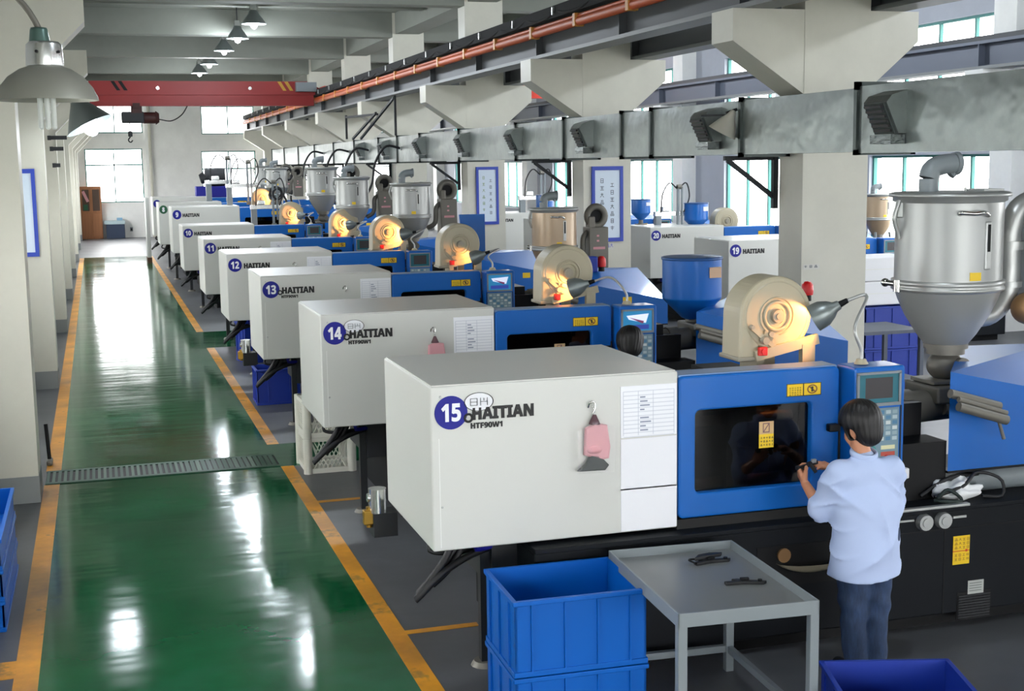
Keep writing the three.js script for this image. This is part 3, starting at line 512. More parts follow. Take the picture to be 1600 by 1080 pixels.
// ---------------------------------------------------------------- drum blowers and gooseneck lamps on the machines
const drumGeo = (() => {
  const p = []; const R = 0.255;
  for (let i = 0; i <= 40; i++) { const a = (180 - i * 270 / 40) * Math.PI / 180; p.push([R * Math.cos(a), R * Math.sin(a)]); } // from the left over the top to the bottom
  p.push([-0.06, -0.2], [-0.115, -0.17], [-0.13, -0.27], [-0.262, -0.27]);
  return X(p, 0.26, -0.13, 0.018);
})();
function drum(label, pos, k = 1, turn = 0) {
  const t = thing('drum_blower', label, 'blower', pos, turn, 'drum blowers above the moulds'); t.scale.setScalar(k);
  const h = part(t, 'housing', drumGeo, M.cream); part(h, 'outlet_lip', B(-0.275, -0.11, -0.285, -0.255, -0.14, 0.14, 0.01), M.creamDark);
  part(h, 'face_plate', C([0, 0, 0.128], [0, 0, 0.136], 0.225, 0.215, 40), M.cream);
  part(t, 'inlet_ring', [new THREE.TorusGeometry(0.118, 0.007, 8, 36).translate(0, 0, 0.137), new THREE.TorusGeometry(0.09, 0.012, 8, 36).translate(0, 0, 0.14), L([[0.085, 0], [0.06, -0.03], [0.055, 0]], [0, 0, 0], 28).rotateX(Math.PI / 2).translate(0, 0, 0.14)], M.cream);
  part(t, 'hub', [C([0, 0, 0.12], [0, 0, 0.165], 0.05, 0.042, 24), C([0, 0, 0.165], [0, 0, 0.172], 0.02, 0.02, 12)], M.creamDark);
  const st = part(t, 'stand', [bar([-0.16, -0.25, 0.15], [0.29, -0.16, 0.15], 0.03, 0.065), bar([-0.16, -0.25, -0.1], [0.29, -0.16, -0.1], 0.03, 0.05), B(0.17, 0.26, -0.42, -0.19, 0.12, 0.17), B(0.02, 0.1, -0.42, -0.2, -0.12, -0.07), B(-0.14, -0.09, -0.42, -0.25, -0.1, 0.14)], M.cream);
  part(st, 'link_arm', [bar([-0.19, -0.06, 0.15], [-0.02, -0.2, 0.15], 0.014, 0.03), bar([-0.1, -0.1, 0.155], [0.0, -0.13, 0.155], 0.014, 0.03)], M.cream);
  part(t, 'clamp_knob', [C([-0.1, -0.15, 0.15], [-0.1, -0.15, 0.19], 0.028, 0.024, 16), C([-0.19, -0.06, 0.15], [-0.19, -0.06, 0.18], 0.016, 0.014, 12), C([-0.06, -0.11, 0.15], [-0.06, -0.11, 0.18], 0.018, 0.016, 12)], M.creamDark);
  part(t, 'switch', [B(-0.15, -0.09, -0.245, -0.19, 0.16, 0.19, 0.006), C([-0.12, -0.217, 0.19], [-0.12, -0.217, 0.2], 0.017, 0.017, 14)], M.red2);
  return t;
}
// work lamp: grey bell shade on a bent neck from the control panel; its bulb faces the drum
function workLamp(label, pos, base, tilt = -1.25, lit = 1) {
  const t = thing('gooseneck_lamp', label, 'lamp', pos, 0, 'gooseneck work lamps'); const o = base.map((v, i) => v - pos[i]);
  const sh = L([[0.014, 0.16], [0.03, 0.15], [0.035, 0.12], [0.06, 0.09], [0.085, 0.04], [0.09, -0.03]], [0, 0, 0], 24); sh.rotateZ(tilt).rotateY(-0.6);
  part(t, 'shade', sh, M.lampGrey);
  const ax = V(0, 1, 0).applyEuler(new THREE.Euler(0, 0, tilt)).applyEuler(new THREE.Euler(0, -0.6, 0));
  const e = ax.clone().multiplyScalar(0.15), e2 = ax.clone().multiplyScalar(0.21);
  part(t, 'neck_collar', C(e.toArray(), e2.toArray(), 0.022, 0.016, 14), M.black);
  part(t, 'gooseneck', T([e2.toArray(), [e2.x + 0.12, e2.y + 0.03, e2.z + 0.02], [o[0] - 0.05, Math.max(o[1] + 0.16, -0.06), o[2]], [o[0], o[1] + 0.08, o[2]], o], 0.011, 32, 8), M.steel);
  part(t, 'foot', C(o, [o[0], o[1] + 0.03, o[2]], 0.045, 0.03, 16), M.cream);
  const b = ax.clone().multiplyScalar(0.075);
  part(t, 'bulb', new THREE.SphereGeometry(0.026, 14, 10).translate(...b.toArray()), M.glowWarm);
  if (lit) { const p = new THREE.PointLight(0xffac60, WARM * lit, 0, 2); p.position.copy(ax.clone().multiplyScalar(0.07)); p.castShadow = true; p.shadow.radius = 1.5; t.add(p); }
  return t;
}
const ord = ['nearest', 'second', 'third', 'fourth', 'fifth', 'sixth', 'seventh'];
const DR = [[4.13, 2.05, -7.72], [4.14, 2.03, -11.72], [4.25, 2.06, -15.95], [4.22, 2.03, -20.0], [4.3, 2.0, -24.2], [4.15, 2.0, -29.95], [4.0, 2.24, -34.1]];
const nm = ['15', '14', '13', '12', '11', '10', '9'];
const dl = ['largest and nearest cream drum blower, beside the worker\'s machine', 'cream drum blower left of the large blue round hopper', 'cream drum blower left of the tan-tinted hopper dryer', 'warm-lit drum blower below the column with the grey dryer before it', 'orange-lit drum blower in the middle of the row of machines', 'orange-lit small drum blower, last but one before the far end', 'farthest and smallest orange-lit drum blower under the coiled hoses'];
DR.forEach((p, i) => drum(dl[i], p));
[[4.36, 2.05, -7.47], [4.15, 1.9, -11.46], [4.4, 1.9, -15.7], [4.42, 2.0, -19.74], [4.36, 1.97, -23.94], [4.3, 1.95, -29.7], [4.2, 2.3, -33.8]].forEach((p, i) =>
  workLamp(['nearest grey bell work lamp, beside the worker\'s machine', 'grey bell work lamp on a long arched neck left of the large blue hopper', 'small grey work lamp by the drum blower left of the tan dryer', 'grey bell work lamp by the warm-lit drum blower below the column', 'grey work lamp by the drum blower in the middle of the row', 'small work lamp by the last but one orange-lit drum blower', 'farthest work lamp, under the coiled hoses'][i], p, [4.5 - (i === 6 ? -0.35 : 0), i === 6 ? 2.05 : 1.775, [-7.2, -11.05, -15.3, -19.4, -23.65, -29.4, -33.4][i] + 0.02], [-1.05, -1.25, -1.2, -1.4, -1.4, -1.4, -1.35][i], [1, 1, 0.7, 1.7, 1.7, 1.7, 1.7][i]));
drum('pale drum blower behind the blue hopper in the right hall', [11.72, 1.86, -23.7], 1, 0);
// ---------------------------------------------------------------- dryers and hoppers
function dryer(label, pos, k = 1, o = {}) { // pos: throat foot on the machine
  const t = thing('hopper_dryer', label, 'hopper', pos, o.turn ?? 0, o.group ?? 'steel hopper dryers'); t.scale.setScalar(k);
  const m = o.mat ?? M.dryer;
  part(t, 'drum', L([[0.355, 0.66], [0.355, 1.22]], [0, 0, 0], 48), m);
  part(t, 'cone', L([[0.11, 0.22], [0.15, 0.235], [0.2, 0.3], [0.28, 0.43], [0.33, 0.54], [0.35, 0.6], [0.355, 0.63]], [0, 0, 0], 48), m);
  part(t, 'clamp_ring', [L([[0.355, 0.6], [0.375, 0.61], [0.375, 0.63], [0.36, 0.64], [0.375, 0.65], [0.375, 0.675], [0.355, 0.68]], [0, 0, 0], 48)], M.steel);
  const lid = part(t, 'lid', [L([[0.355, 1.2], [0.375, 1.21], [0.375, 1.235], [0.4, 1.24], [0.4, 1.262], [0.37, 1.27], [0, 1.275]], [0, 0, 0], 48)], M.steel);
  part(lid, 'inlet_elbow', [C([-0.17, 1.27, 0], [-0.17, 1.36, 0], 0.065, 0.065, 16), T([[-0.17, 1.36, 0], [-0.15, 1.42, 0.0], [-0.08, 1.45, 0], [0.02, 1.46, 0]], 0.068, 16, 14), C([0.02, 1.46, 0], [0.05, 1.46, 0], 0.075, 0.08, 16), C([0.0, 1.38, 0], [0.04, 1.42, 0], 0.03, 0.03, 10)], M.greyPaint);
  part(lid, 'lid_tab', [B(0.2, 0.36, 1.27, 1.285, -0.1, 0.1), C([0.05, 1.27, 0.1], [0.05, 1.3, 0.1], 0.008, 0.008, 8)], M.steel);
  const turn = (g) => join(g).rotateY(-0.72);
  const sg = part(t, 'sight_strip', turn(B(0.0, 0.05, 0.76, 1.08, 0.335, 0.365, 0.01).rotateY(0.8)), M.steel); part(sg, 'sight_glass', turn(B(0.015, 0.036, 0.88, 1.06, 0.36, 0.369).rotateY(0.8)), M.black);
  part(t, 'handle', turn(T([[0.1, 1.13, 0.33], [0.11, 1.14, 0.38], [0.2, 1.135, 0.34], [0.25, 1.14, 0.3], [0.27, 1.12, 0.24]], 0.016, 16, 8)), M.chrome);
  part(t, 'latch', turn([T([[-0.3, 1.22, 0.22], [-0.33, 1.1, 0.24], [-0.31, 1.0, 0.21], [-0.3, 0.96, 0.2]], 0.016, 12, 6), B(-0.33, -0.27, 1.1, 1.22, 0.16, 0.22, 0.01)]), M.steel);
  part(t, 'ring_clamp', turn([C([-0.4, 0.65, 0.1], [-0.3, 0.65, 0.2], 0.02, 0.02, 10), C([-0.3, 0.6, 0.22], [-0.3, 0.68, 0.22], 0.03, 0.03, 10), new THREE.SphereGeometry(0.03, 12, 8).translate(-0.4, 0.65, 0.1)]), M.chrome);
  part(t, 'warning_sticker', turn(B(-0.04, 0.04, 0.69, 0.745, 0.345, 0.357).rotateY(0.62)), M.yellowSign);
  part(t, 'throat', [C([0, 0.2, 0], [0, 0.235, 0], 0.15, 0.15, 28), C([0, 0.16, 0], [0, 0.2, 0], 0.13, 0.13, 24), new THREE.SphereGeometry(0.125, 20, 14).scale(1, 0.85, 1).translate(0, 0.075, 0)], M.iron);
  part(t, 'slide_plate', [B(-0.18, 0.18, -0.035, -0.01, -0.14, 0.14, 0.006), C([0.05, 0.08, 0.1], [0.05, 0.08, 0.14], 0.06, 0.06, 20)], M.iron);
  if (o.plain) return t;
  part(t, 'air_pipe', [T([[0.85, 1.19, 0], [0.7, 1.2, 0], [0.56, 1.14, 0], [0.5, 1.0, 0], [0.5, 0.7, 0], [0.48, 0.55, 0], [0.36, 0.42, 0], [0.24, 0.4, 0]], 0.075, 40, 14), C([0.5, 0.86, 0], [0.5, 0.92, 0], 0.09, 0.09, 16), C([0.5, 0.6, 0], [0.5, 0.64, 0], 0.09, 0.09, 16)], M.steel);
  const b = part(t, 'blower_box', [B(0.62, 1.0, 0.5, 1.12, -0.2, 0.2, 0.02)], M.greyPaint);
  part(b, 'blower_motor', [C([0.55, 0.46, 0.14], [0.72, 0.4, 0.14], 0.11, 0.11, 20), new THREE.SphereGeometry(0.11, 18, 12).translate(0.55, 0.46, 0.14)], M.tan);
  part(b, 'ridge', B(0.61, 1.0, 0.97, 1.0, 0.2, 0.22, 0.008), M.steel);
  return t;
}
dryer('large grey steel hopper dryer at the right edge, above machine 15', [5.55, 1.54, -7.8]);
function fanDryer(label, pos, k, mat) { // smaller dryer with its control box and round fan alongside
  const t = dryer(label, pos, k, { mat, plain: true });
  const b = part(t, 'control_box', B(0.54, 0.86, 0.3, 0.95, -0.16, 0.16, 0.015), M.iron); part(b, 'display', [B(0.6, 0.8, 0.6, 0.64, 0.158, 0.164), B(0.66, 0.7, 0.72, 0.75, 0.158, 0.164), B(0.66, 0.7, 0.8, 0.83, 0.158, 0.164)], M.pink);
  part(b, 'fan_scroll', [new THREE.TorusGeometry(0.15, 0.055, 10, 28).translate(0.7, 1.12, 0.02), B(0.55, 0.66, 0.9, 1.12, -0.06, 0.1, 0.02)], M.iron); part(b, 'fan_mouth', [C([0.7, 1.12, -0.06], [0.7, 1.12, 0.0], 0.15, 0.15, 24)], M.black);
  part(t, 'hot_air_pipe', T([[0.6, 0.9, 0], [0.48, 0.8, 0.05], [0.44, 0.5, 0.05], [0.3, 0.4, 0.0]], 0.045, 20, 10), M.iron);
  return t;
}
const tanDryer = phy(0xb09a80, { roughness: 0.4, metalness: 0.3, clearcoat: 0.2 });  // grey dryer coloured tan for warm lamp light; also the beige loader
fanDryer('grey hopper dryer coloured tan for warm light, with a fan box, above machine 13', [5.52, 1.46, -15.95], 0.8, tanDryer);
fanDryer('grey hopper dryer with fan box in front of a column, above machine 12', [4.68, 1.72, -20.3], 0.82, M.dryer);
fanDryer('grey hopper dryer with fan box above machine 11', [4.5, 1.75, -24.3], 0.85, M.dryer);
fanDryer('grey hopper dryer above machine 10, sixth along the aisle', [4.88, 1.8, -30], 0.95, M.dryer);
fanDryer('grey hopper dryer above machine 9, far along the aisle', [4.4, 2.05, -34.1], 0.75, M.dryer);
fanDryer('farthest grey hopper dryer with dark fan, above machine 8', [4.6, 2.05, -38], 0.8, M.dryer);
function hopper(label, pos, k, m = M.blue) {
  const t = thing('material_hopper', label, 'hopper', pos, 0, 'blue material hoppers'); t.scale.setScalar(k);
  part(t, 'barrel', L([[0.05, 0], [0.1, 0.02], [0.28, 0.2], [0.285, 0.22], [0.285, 0.59]], [0, 0, 0], 40), m);
  part(t, 'rim', [L([[0.28, 0.58], [0.295, 0.585], [0.295, 0.605], [0.28, 0.61], [0, 0.612]], [0, 0, 0], 40)], std(0x124a86, 0.45));
  part(t, 'label_plate', B(0.05, 0.17, 0.42, 0.52, 0.255, 0.292), k > 0.9 ? std(0xd0ae90, 0.6) : M.paper);
  part(t, 'neck', [C([0, -0.12, 0], [0, 0.02, 0], 0.07, 0.06, 16), B(-0.14, 0.14, -0.14, -0.11, -0.14, 0.14)], M.iron);
  return t;
}
hopper('large blue round hopper with a paper label, above machine 14', [5.45, 1.52, -11.7], 1);
hopper('small blue hopper with a white label near the right windows', [11.17, 1.72, -23.8], 0.82);
hopper('small blue hopper beside coiled hoses by the far window', [10.05, 1.91, -23.9], 0.66);
hopper('small blue hopper top showing above the tan dryer', [9.55, 1.9, -28.2], 0.7);
const ld = dryer('small beige hopper loader seen between column and large dryer', [14.35, 1.4, -22.4], 0.75, { plain: true, mat: tanDryer, group: 'loaders by the windows' });
for (const [a, b] of [[-0.4, -0.4], [0.4, -0.4], [-0.4, 0.4], [0.4, 0.4]]) part(ld, 'stand_leg', bar([a * 1.1, -1.85, b * 1.1], [a * 0.5, 0.3, b * 0.5], 0.05), M.greyPaint);
// take-out robots and hose clusters over the far machines
function robot(label, pos, k) {
  const t = thing('takeout_arm', label, 'robot', pos, 0, 'take-out arms over the far machines'); t.scale.setScalar(k);
  part(t, 'post', [B(-0.08, 0.08, 0, 0.5, -0.08, 0.08, 0.01)], M.greyPaint); part(t, 'beam', [B(-0.1, 0.9, 0.5, 0.62, -0.08, 0.08, 0.01), B(0.1, 0.3, 0.62, 0.74, -0.1, 0.1, 0.02)], M.alu);
  part(t, 'vertical_arm', [B(0.5, 0.56, 0.1, 1.3, 0.08, 0.13), B(0.62, 0.66, 0.2, 1.25, 0.08, 0.12)], M.greyPaint); part(t, 'gripper', [B(0.48, 0.6, 0.0, 0.1, 0.04, 0.16), C([0.5, 1.25, 0.1], [0.62, 1.25, 0.1], 0.06, 0.06, 12)], M.iron);
  part(t, 'hose', T([[0.5, 1.2, 0.1], [0.3, 1.35, 0.1], [0.1, 1.1, 0.12], [0.05, 0.6, 0.1]], 0.018, 24, 6), M.rubber); part(t, 'hose', T([[0.6, 1.25, 0.1], [0.75, 1.35, 0.1], [0.85, 1.0, 0.1], [0.7, 0.6, 0.1]], 0.018, 24, 6), M.rubber);
  return t;
}
robot('take-out arm with looping hoses over the farthest lit drum blower', [3.2, 2.1, -34], 0.85);
robot('take-out arm farthest back, against the far window', [3.0, 2.1, -37.8], 0.95);
robot('take-out arm above machine 10 among the dryers', [3.35, 1.7, -30.1], 0.8);
robot('take-out arm in front of the bright window behind the notice-board column', [10.2, 1.66, -31.9], 0.9);
robot('take-out arm with curled hoses beside the small blue hopper', [10.4, 1.6, -23.9], 0.75);
{ const t = thing('roller_hopper', 'dark barrel hopper on a blue crate on the farthest machine', 'hopper', [3.4, 2.12, -42.2]); part(t, 'crate', B(-0.45, 0.5, 0, 0.34, -0.3, 0.3, 0.02), M.navy); part(t, 'barrel', [C([-0.15, 0.62, 0], [0.45, 0.62, 0], 0.28, 0.28, 20), C([-0.3, 0.56, 0], [-0.15, 0.6, 0], 0.14, 0.2, 16)], M.steelDark); }
// red warning beacons and small blue boxes on the injection covers
for (const [l, p] of [['red warning beacon between the nearest drum blower and the column', [6.62, 1.66, -11.55]], ['red warning beacon behind the large blue hopper, beside a blue motor', [6.1, 1.66, -15.8]]]) {
  const t = thing('warning_beacon', l, 'beacon', p, 0); part(t, 'base', C([0, 0, 0], [0, 0.06, 0], 0.04, 0.04, 14), M.black); part(t, 'lens', L([[0.055, 0.06], [0.06, 0.1], [0.055, 0.16], [0.03, 0.19], [0, 0.195]], [0, 0, 0], 18), M.red2);
}
{ const t = thing('motor_box', 'small blue valve motor on the cover of machine 13', 'motor', [5.85, 1.66, -15.8]); part(t, 'housing', B(-0.16, 0.16, 0, 0.2, -0.12, 0.12, 0.02), M.plasticBlueDark); part(t, 'cable', T([[-0.1, 0.12, 0.12], [-0.3, 0.18, 0.1], [-0.42, 0.08, 0.1], [-0.36, 0, 0.1]], 0.014, 20, 6), M.rubber); }

{ const t = thing('blue_guard', 'small upright blue guard plate behind the drum blower left of the tan dryer', 'guard', [4.62, 1.55, -16.5]); part(t, 'plate', X([[-0.14, 0.35], [0.14, 0.35], [0.14, 0.85], [-0.2, 0.85]], 0.03, 0), M.blue); part(t, 'support', B(-0.02, 0.03, 0, 0.4, -0.03, 0), M.steelDark); }
for (const [l, p, r] of [['black hose coil looped over the last but one lit drum blower', [4.7, 2.85, -34.6], 0.16], ['second black hose coil, to the right of the first among the far dryers', [3.85, 2.45, -30.1], 0.13]]) {
  const t = thing('hose_coil', l, 'hose', p); part(t, 'coil', [new THREE.TorusGeometry(r, 0.03, 8, 28), new THREE.TorusGeometry(r * 0.9, 0.026, 8, 28).rotateY(0.4).translate(0.03, -0.02, 0.06)], M.rubber); part(t, 'tail', T([[r, 0, 0], [r + 0.1, -0.2, 0], [r - 0.05, -0.6, 0], [r + 0.05, -1.0, 0]], 0.025, 20, 6), M.rubber);
}
for (const [k, x, z] of [[0, 5.98, -33.2], [1, 5.98, -36], [2, 5.98, -40.2], [3, 5.98, -29.6]]) { const t = thing('hanging_hose', ['dark hose hanging from the duct, second from the near end', 'dark hose hanging from the duct, third from the near end', 'dark hose hanging farthest back below the duct', 'nearest dark hose hanging from the duct to the dryers'][k], 'hose', [x, 2.2, z]); part(t, 'hose', T([[0.65, 1.2, 0], [0.3, 1.25, 0], [0.05, 0.9, 0], [-0.05, 0.4, 0], [-0.25, 0.1, 0], [-0.5, 0, 0]], 0.028, 28, 7), M.rubber); part(t, 'clamp', C([0.62, 1.2, 0], [0.68, 1.2, 0], 0.045, 0.045, 10), M.steel); }
// ---------------------------------------------------------------- lamps of the hall
function pendant(label, x, y, z, power = LAMP) { // y: rim of the shade
  const t = thing('pendant_lamp', label, 'lamp', [x, y, z], 0, 'pendant lamps under the ceiling');
  part(t, 'shade', L([[0.05, 0.3], [0.09, 0.28], [0.11, 0.22], [0.2, 0.1], [0.26, 0]], [0, 0, 0], 28), M.lampGrey);
  part(t, 'ballast', [C([0, 0.29, 0], [0, 0.42, 0], 0.085, 0.07, 18)], M.alu); part(t, 'suspension', C([0, 0.42, 0], [0, CEIL - y, 0], 0.012, 0.012, 8), M.steelDark);
  part(t, 'bulb', new THREE.SphereGeometry(0.075, 16, 12).scale(1, 1.2, 1).translate(0, -0.01, 0), M.glow);
  const p = new THREE.PointLight(0xeef6ff, power, 0, 2); p.position.set(0, -0.13, 0); p.castShadow = true; p.shadow.radius = 9; t.add(p); return t;
}
const PZ = [-29.1, -32.45, -35.9, -40.6, -44.4];
PZ.forEach((z, i) => pendant(`${['nearest', 'second', 'third', 'fourth', 'farthest'][i]} bell pendant lamp in the row under the dark ceiling`, 3.4, 6.03, z));
for (const z of [-5.5, -23.6]) pendant('bell pendant lamp of the same row, above the top of the picture', 3.4, 6.03, z);
for (const z of [-8.9, -15.6, -22.3, -29, -35.8]) pendant('added unseen bell pendant lamp giving fill light in the right hall', 11.6, 5.9, z, LAMP * 1.6);  // lamps added in the right hall as fill light, none seen there
{ // big dome lamp close by, unlit, on a pipe from the left
  const t = thing('dome_lamp', 'large unlit grey dome lamp with silver neck in the top left corner', 'lamp', [-0.215, 3.42, -7.5]);
  part(t, 'dome', L([[0.085, 0.165], [0.13, 0.15], [0.19, 0.11], [0.235, 0.055], [0.258, 0.005], [0.262, -0.012]], [0, 0, 0], 48), M.dome);
  part(t, 'neck', L([[0.075, 0.29], [0.09, 0.275], [0.095, 0.17], [0.085, 0.16]], [0, 0, 0], 32), M.alu);
  part(t, 'socket_cap', L([[0, 0.365], [0.04, 0.362], [0.045, 0.35], [0.052, 0.29], [0.05, 0.28]], [-0.02, 0, 0], 24), std(0x56716a, 0.3, 0.3));
  part(t, 'vent_hole', [C([-0.035, 0.235, 0.085], [-0.036, 0.235, 0.092], 0.008, 0.008, 10), C([0.07, 0.235, 0.06], [0.076, 0.235, 0.066], 0.008, 0.008, 10)], M.black);
  for (const [x, z] of [[-0.035, 0.02], [0.0, 0.035], [0.03, 0.01]]) part(t, 'tube', [C([x, -0.15, z], [x, 0.06, z], 0.014, 0.014, 12), new THREE.SphereGeometry(0.014, 10, 8).translate(x, -0.15, z)], M.tube);
  part(t, 'arm', T([[-0.02, 0.36, 0], [-0.06, 0.44, 0], [-0.14, 0.53, 0], [-0.28, 0.56, 0], [-1.385, 0.56, 0]], 0.016, 32, 10), M.iron);
}
{ // tilted lit lamp at the first column
  const t = thing('tilted_lamp', 'lit bell lamp tilted towards the aisle on the left columns', 'lamp', [-0.02, 3.62, -18.9]);
  const k = 1.45;
  const q = new THREE.Quaternion().setFromUnitVectors(V(0, -1, 0), V(0.42, -0.88, 0.12).normalize());
  const put = (n, g, m) => part(t, n, join(g).scale(k, k, k).applyQuaternion(q), m);
  put('shade', L([[0.05, 0.26], [0.09, 0.2], [0.16, 0.1], [0.22, 0]], [0, 0, 0], 32), M.lampGrey); put('neck', C([0, 0.25, 0], [0, 0.42, 0], 0.06, 0.05, 18), M.alu);
  put('bulb', new THREE.SphereGeometry(0.08, 18, 12).scale(1, 1.5, 1).translate(0, 0.02, 0), M.glow);
  const e = V(0, 0.42 * k, 0).applyQuaternion(q); part(t, 'arm', bar(e.toArray(), [-0.62, 0.6, -0.64], 0.03), M.steelDark);
  const p = new THREE.PointLight(0xeef6ff, LAMP * 0.2, 0, 2); p.position.copy(V(0, -0.2, 0).applyQuaternion(q)); p.castShadow = true; p.shadow.radius = 9; t.add(p);
}
for (const [y, k] of [[3.62, 0], [3.42, 1], [3.12, 2]]) { const t = thing('wall_bracket', `dark steel wall bracket, ${['top', 'middle', 'lowest'][k]} of three on the far left columns`, 'bracket', [-0.78 + k * 0.03, y, -26.15]); part(t, 'bar', bar([0, 0, 0.2], [0.34 - k * 0.1, 0, 0.2], 0.07), M.steelDark); part(t, 'mount', B(0, 0.06, -0.04, 0.04, 0, 0.2), M.steelDark); }
// ---------------------------------------------------------------- notice boards and column lettering
function board(label, x0, x1, y0, y1, z, cols, chars, green) {
  const t = thing('notice_board', label, 'board', [(x0 + x1) / 2, y0, z]), w = (x1 - x0) / 2, h = y1 - y0;
  part(t, 'frame', [B(-w, w, 0, 0.06, 0, 0.035), B(-w, w, h - 0.06, h, 0, 0.035), B(-w, -w + 0.05, 0.06, h - 0.06, 0, 0.035), B(w - 0.05, w, 0.06, h - 0.06, 0, 0.035)], std(0x1238a6, 0.4));
  const m = canvasMat(160, Math.round(160 * h / (2 * w)), (g, W2, H2) => {
    g.fillStyle = '#c9d6e4'; g.fillRect(0, 0, W2, H2); const s = Math.min(26, H2 / (chars + 5));
    for (let c = 0; c < cols; c++) for (let k = 0; k < chars; k++) { g.strokeStyle = c === 0 && green ? '#5e7a3a' : '#20283a'; glyph(g, k * 5 + c * 3 + 1, W2 * (c + 0.72) / (cols + 0.5) - s / 2, H2 * 0.12 + (c ? s * 0.9 : 0) + k * (H2 * 0.74 / chars), s, 2.6); }
  }, 0.4);
  part(t, 'sheet', new THREE.BoxGeometry(2 * w - 0.1, h - 0.12, 0.012).translate(0, h / 2, 0.014), m);
}
board('blue-framed notice board with two columns of characters on the middle column', 7.36, 7.88, 1.8, 2.97, -19.48, 2, 7, false);
board('narrower blue-framed notice board with greenish characters on the farther column', 7.4, 7.87, 1.8, 2.97, -26.21, 2, 6, true);
board('blue-framed notice board on the left column, seen past the near column', -1.35, -0.78, 1.86, 3.06, -19.48, 2, 7, false);
for (const [x, y, z, w, h, n, c, l] of [[7.6, 1.73, -19.478, 0.26, 0.12, 4, '#6a6ab8', 'row of faint purple characters on the column under the notice board'], [7.35, 1.885, -12.748, 0.2, 0.055, 3, '#50545a', 'three small grey characters stencilled on the nearest right column']]) {
  const m = canvasMat(128, 48, (g, W2, H2) => { g.fillStyle = '#c4c3bb'; g.fillRect(0, 0, W2, H2); g.strokeStyle = c; for (let k = 0; k < n; k++) glyph(g, k * 3 + 2, 6 + k * 120 / n, 8, 26, 3.5); });
  tag(part(scene, numbered('stencil_lettering'), new THREE.BoxGeometry(w, h, 0.003).translate(x, y, z), m), l, 'lettering');
}
{ const t = thing('triangle_tag', 'small pale triangle tag hanging on the column below the fan box', 'tag', [7.2, 1.62, -19.46]); part(t, 'triangle', X([[0, 0.1], [0.12, 0.1], [0.06, 0]], 0.008, 0, 0, [[[0.03, 0.085], [0.06, 0.03], [0.09, 0.085]]]), M.greyPaint); }
// ---------------------------------------------------------------- table, tools, bins
{
  const t = thing('work_table', 'grey steel work table with raised rim beside the worker', 'table', [3.09, 0, -6.42], -0.065);
  const x = 0.385, z = 0.575, f = B;
  part(t, 'tabletop', f(-x + 0.01, x - 0.01, 0.735, 0.75, -z + 0.01, z - 0.01), M.trayTop);
  part(t, 'rim', [f(-x, x, 0.725, 0.8, z - 0.012, z, 0.004), f(-x, x, 0.725, 0.8, -z, -z + 0.012, 0.004), f(-x, -x + 0.012, 0.725, 0.8, -z, z, 0.004), f(x - 0.012, x, 0.725, 0.8, -z, z, 0.004)], M.greyPaint);
  for (const [a, b] of [[-1, 1], [1, 1], [-1, -1], [1, -1]]) part(t, 'leg', f(a * x - (a > 0 ? 0.05 : 0), a * x + (a < 0 ? 0.05 : 0), 0, 0.73, b * z - (b > 0 ? 0.05 : 0), b * z + (b < 0 ? 0.05 : 0), 0.005), M.greyPaint);
  part(t, 'stretcher', [f(-x + 0.01, x - 0.01, 0.12, 0.16, -z + 0.005, -z + 0.04), f(-x + 0.01, -x + 0.04, 0.12, 0.16, -z, z), f(x - 0.04, x - 0.01, 0.12, 0.16, -z, z)], M.greyPaint);
}
const trim = (label, pos, turn, two) => {
  const t = thing('moulded_part', label, 'moulded part', pos, turn);
  part(t, 'arm', X([[-0.11, -0.02], [-0.02, -0.012], [0.1, -0.03], [0.12, -0.012], [0.1, 0.0], [0.02, 0.02], [-0.03, 0.05], [-0.06, 0.045], [-0.05, 0.015], [-0.11, 0.01]], 0.018, 0, 0.004).rotateX(-Math.PI / 2), M.rubber);
  part(t, 'clip', [B(-0.02, 0.03, 0.016, 0.03, -0.03, -0.01, 0.004), C([0.08, 0.018, 0.02], [0.08, 0.03, 0.02], 0.012, 0.012, 10)], M.black);
  if (two) { part(t, 'grip', X([[-0.1, 0.02], [0.08, 0.03], [0.1, 0.05], [0.03, 0.08], [-0.05, 0.07]], 0.02, 0.018, 0.005).rotateX(-Math.PI / 2), M.rubber); part(t, 'spring', [T([[-0.12, 0.02, 0.03], [-0.12, 0.02, -0.05], [-0.06, 0.02, -0.04]], 0.006, 12, 6)], M.black); }
};
trim('pile of black plastic mouldings near the back of the grey table', [3.27, 0.75, -6.74], 0.1, true);
trim('single forked black plastic moulding in the middle of the grey table', [3.27, 0.75, -6.33], -0.2, false);
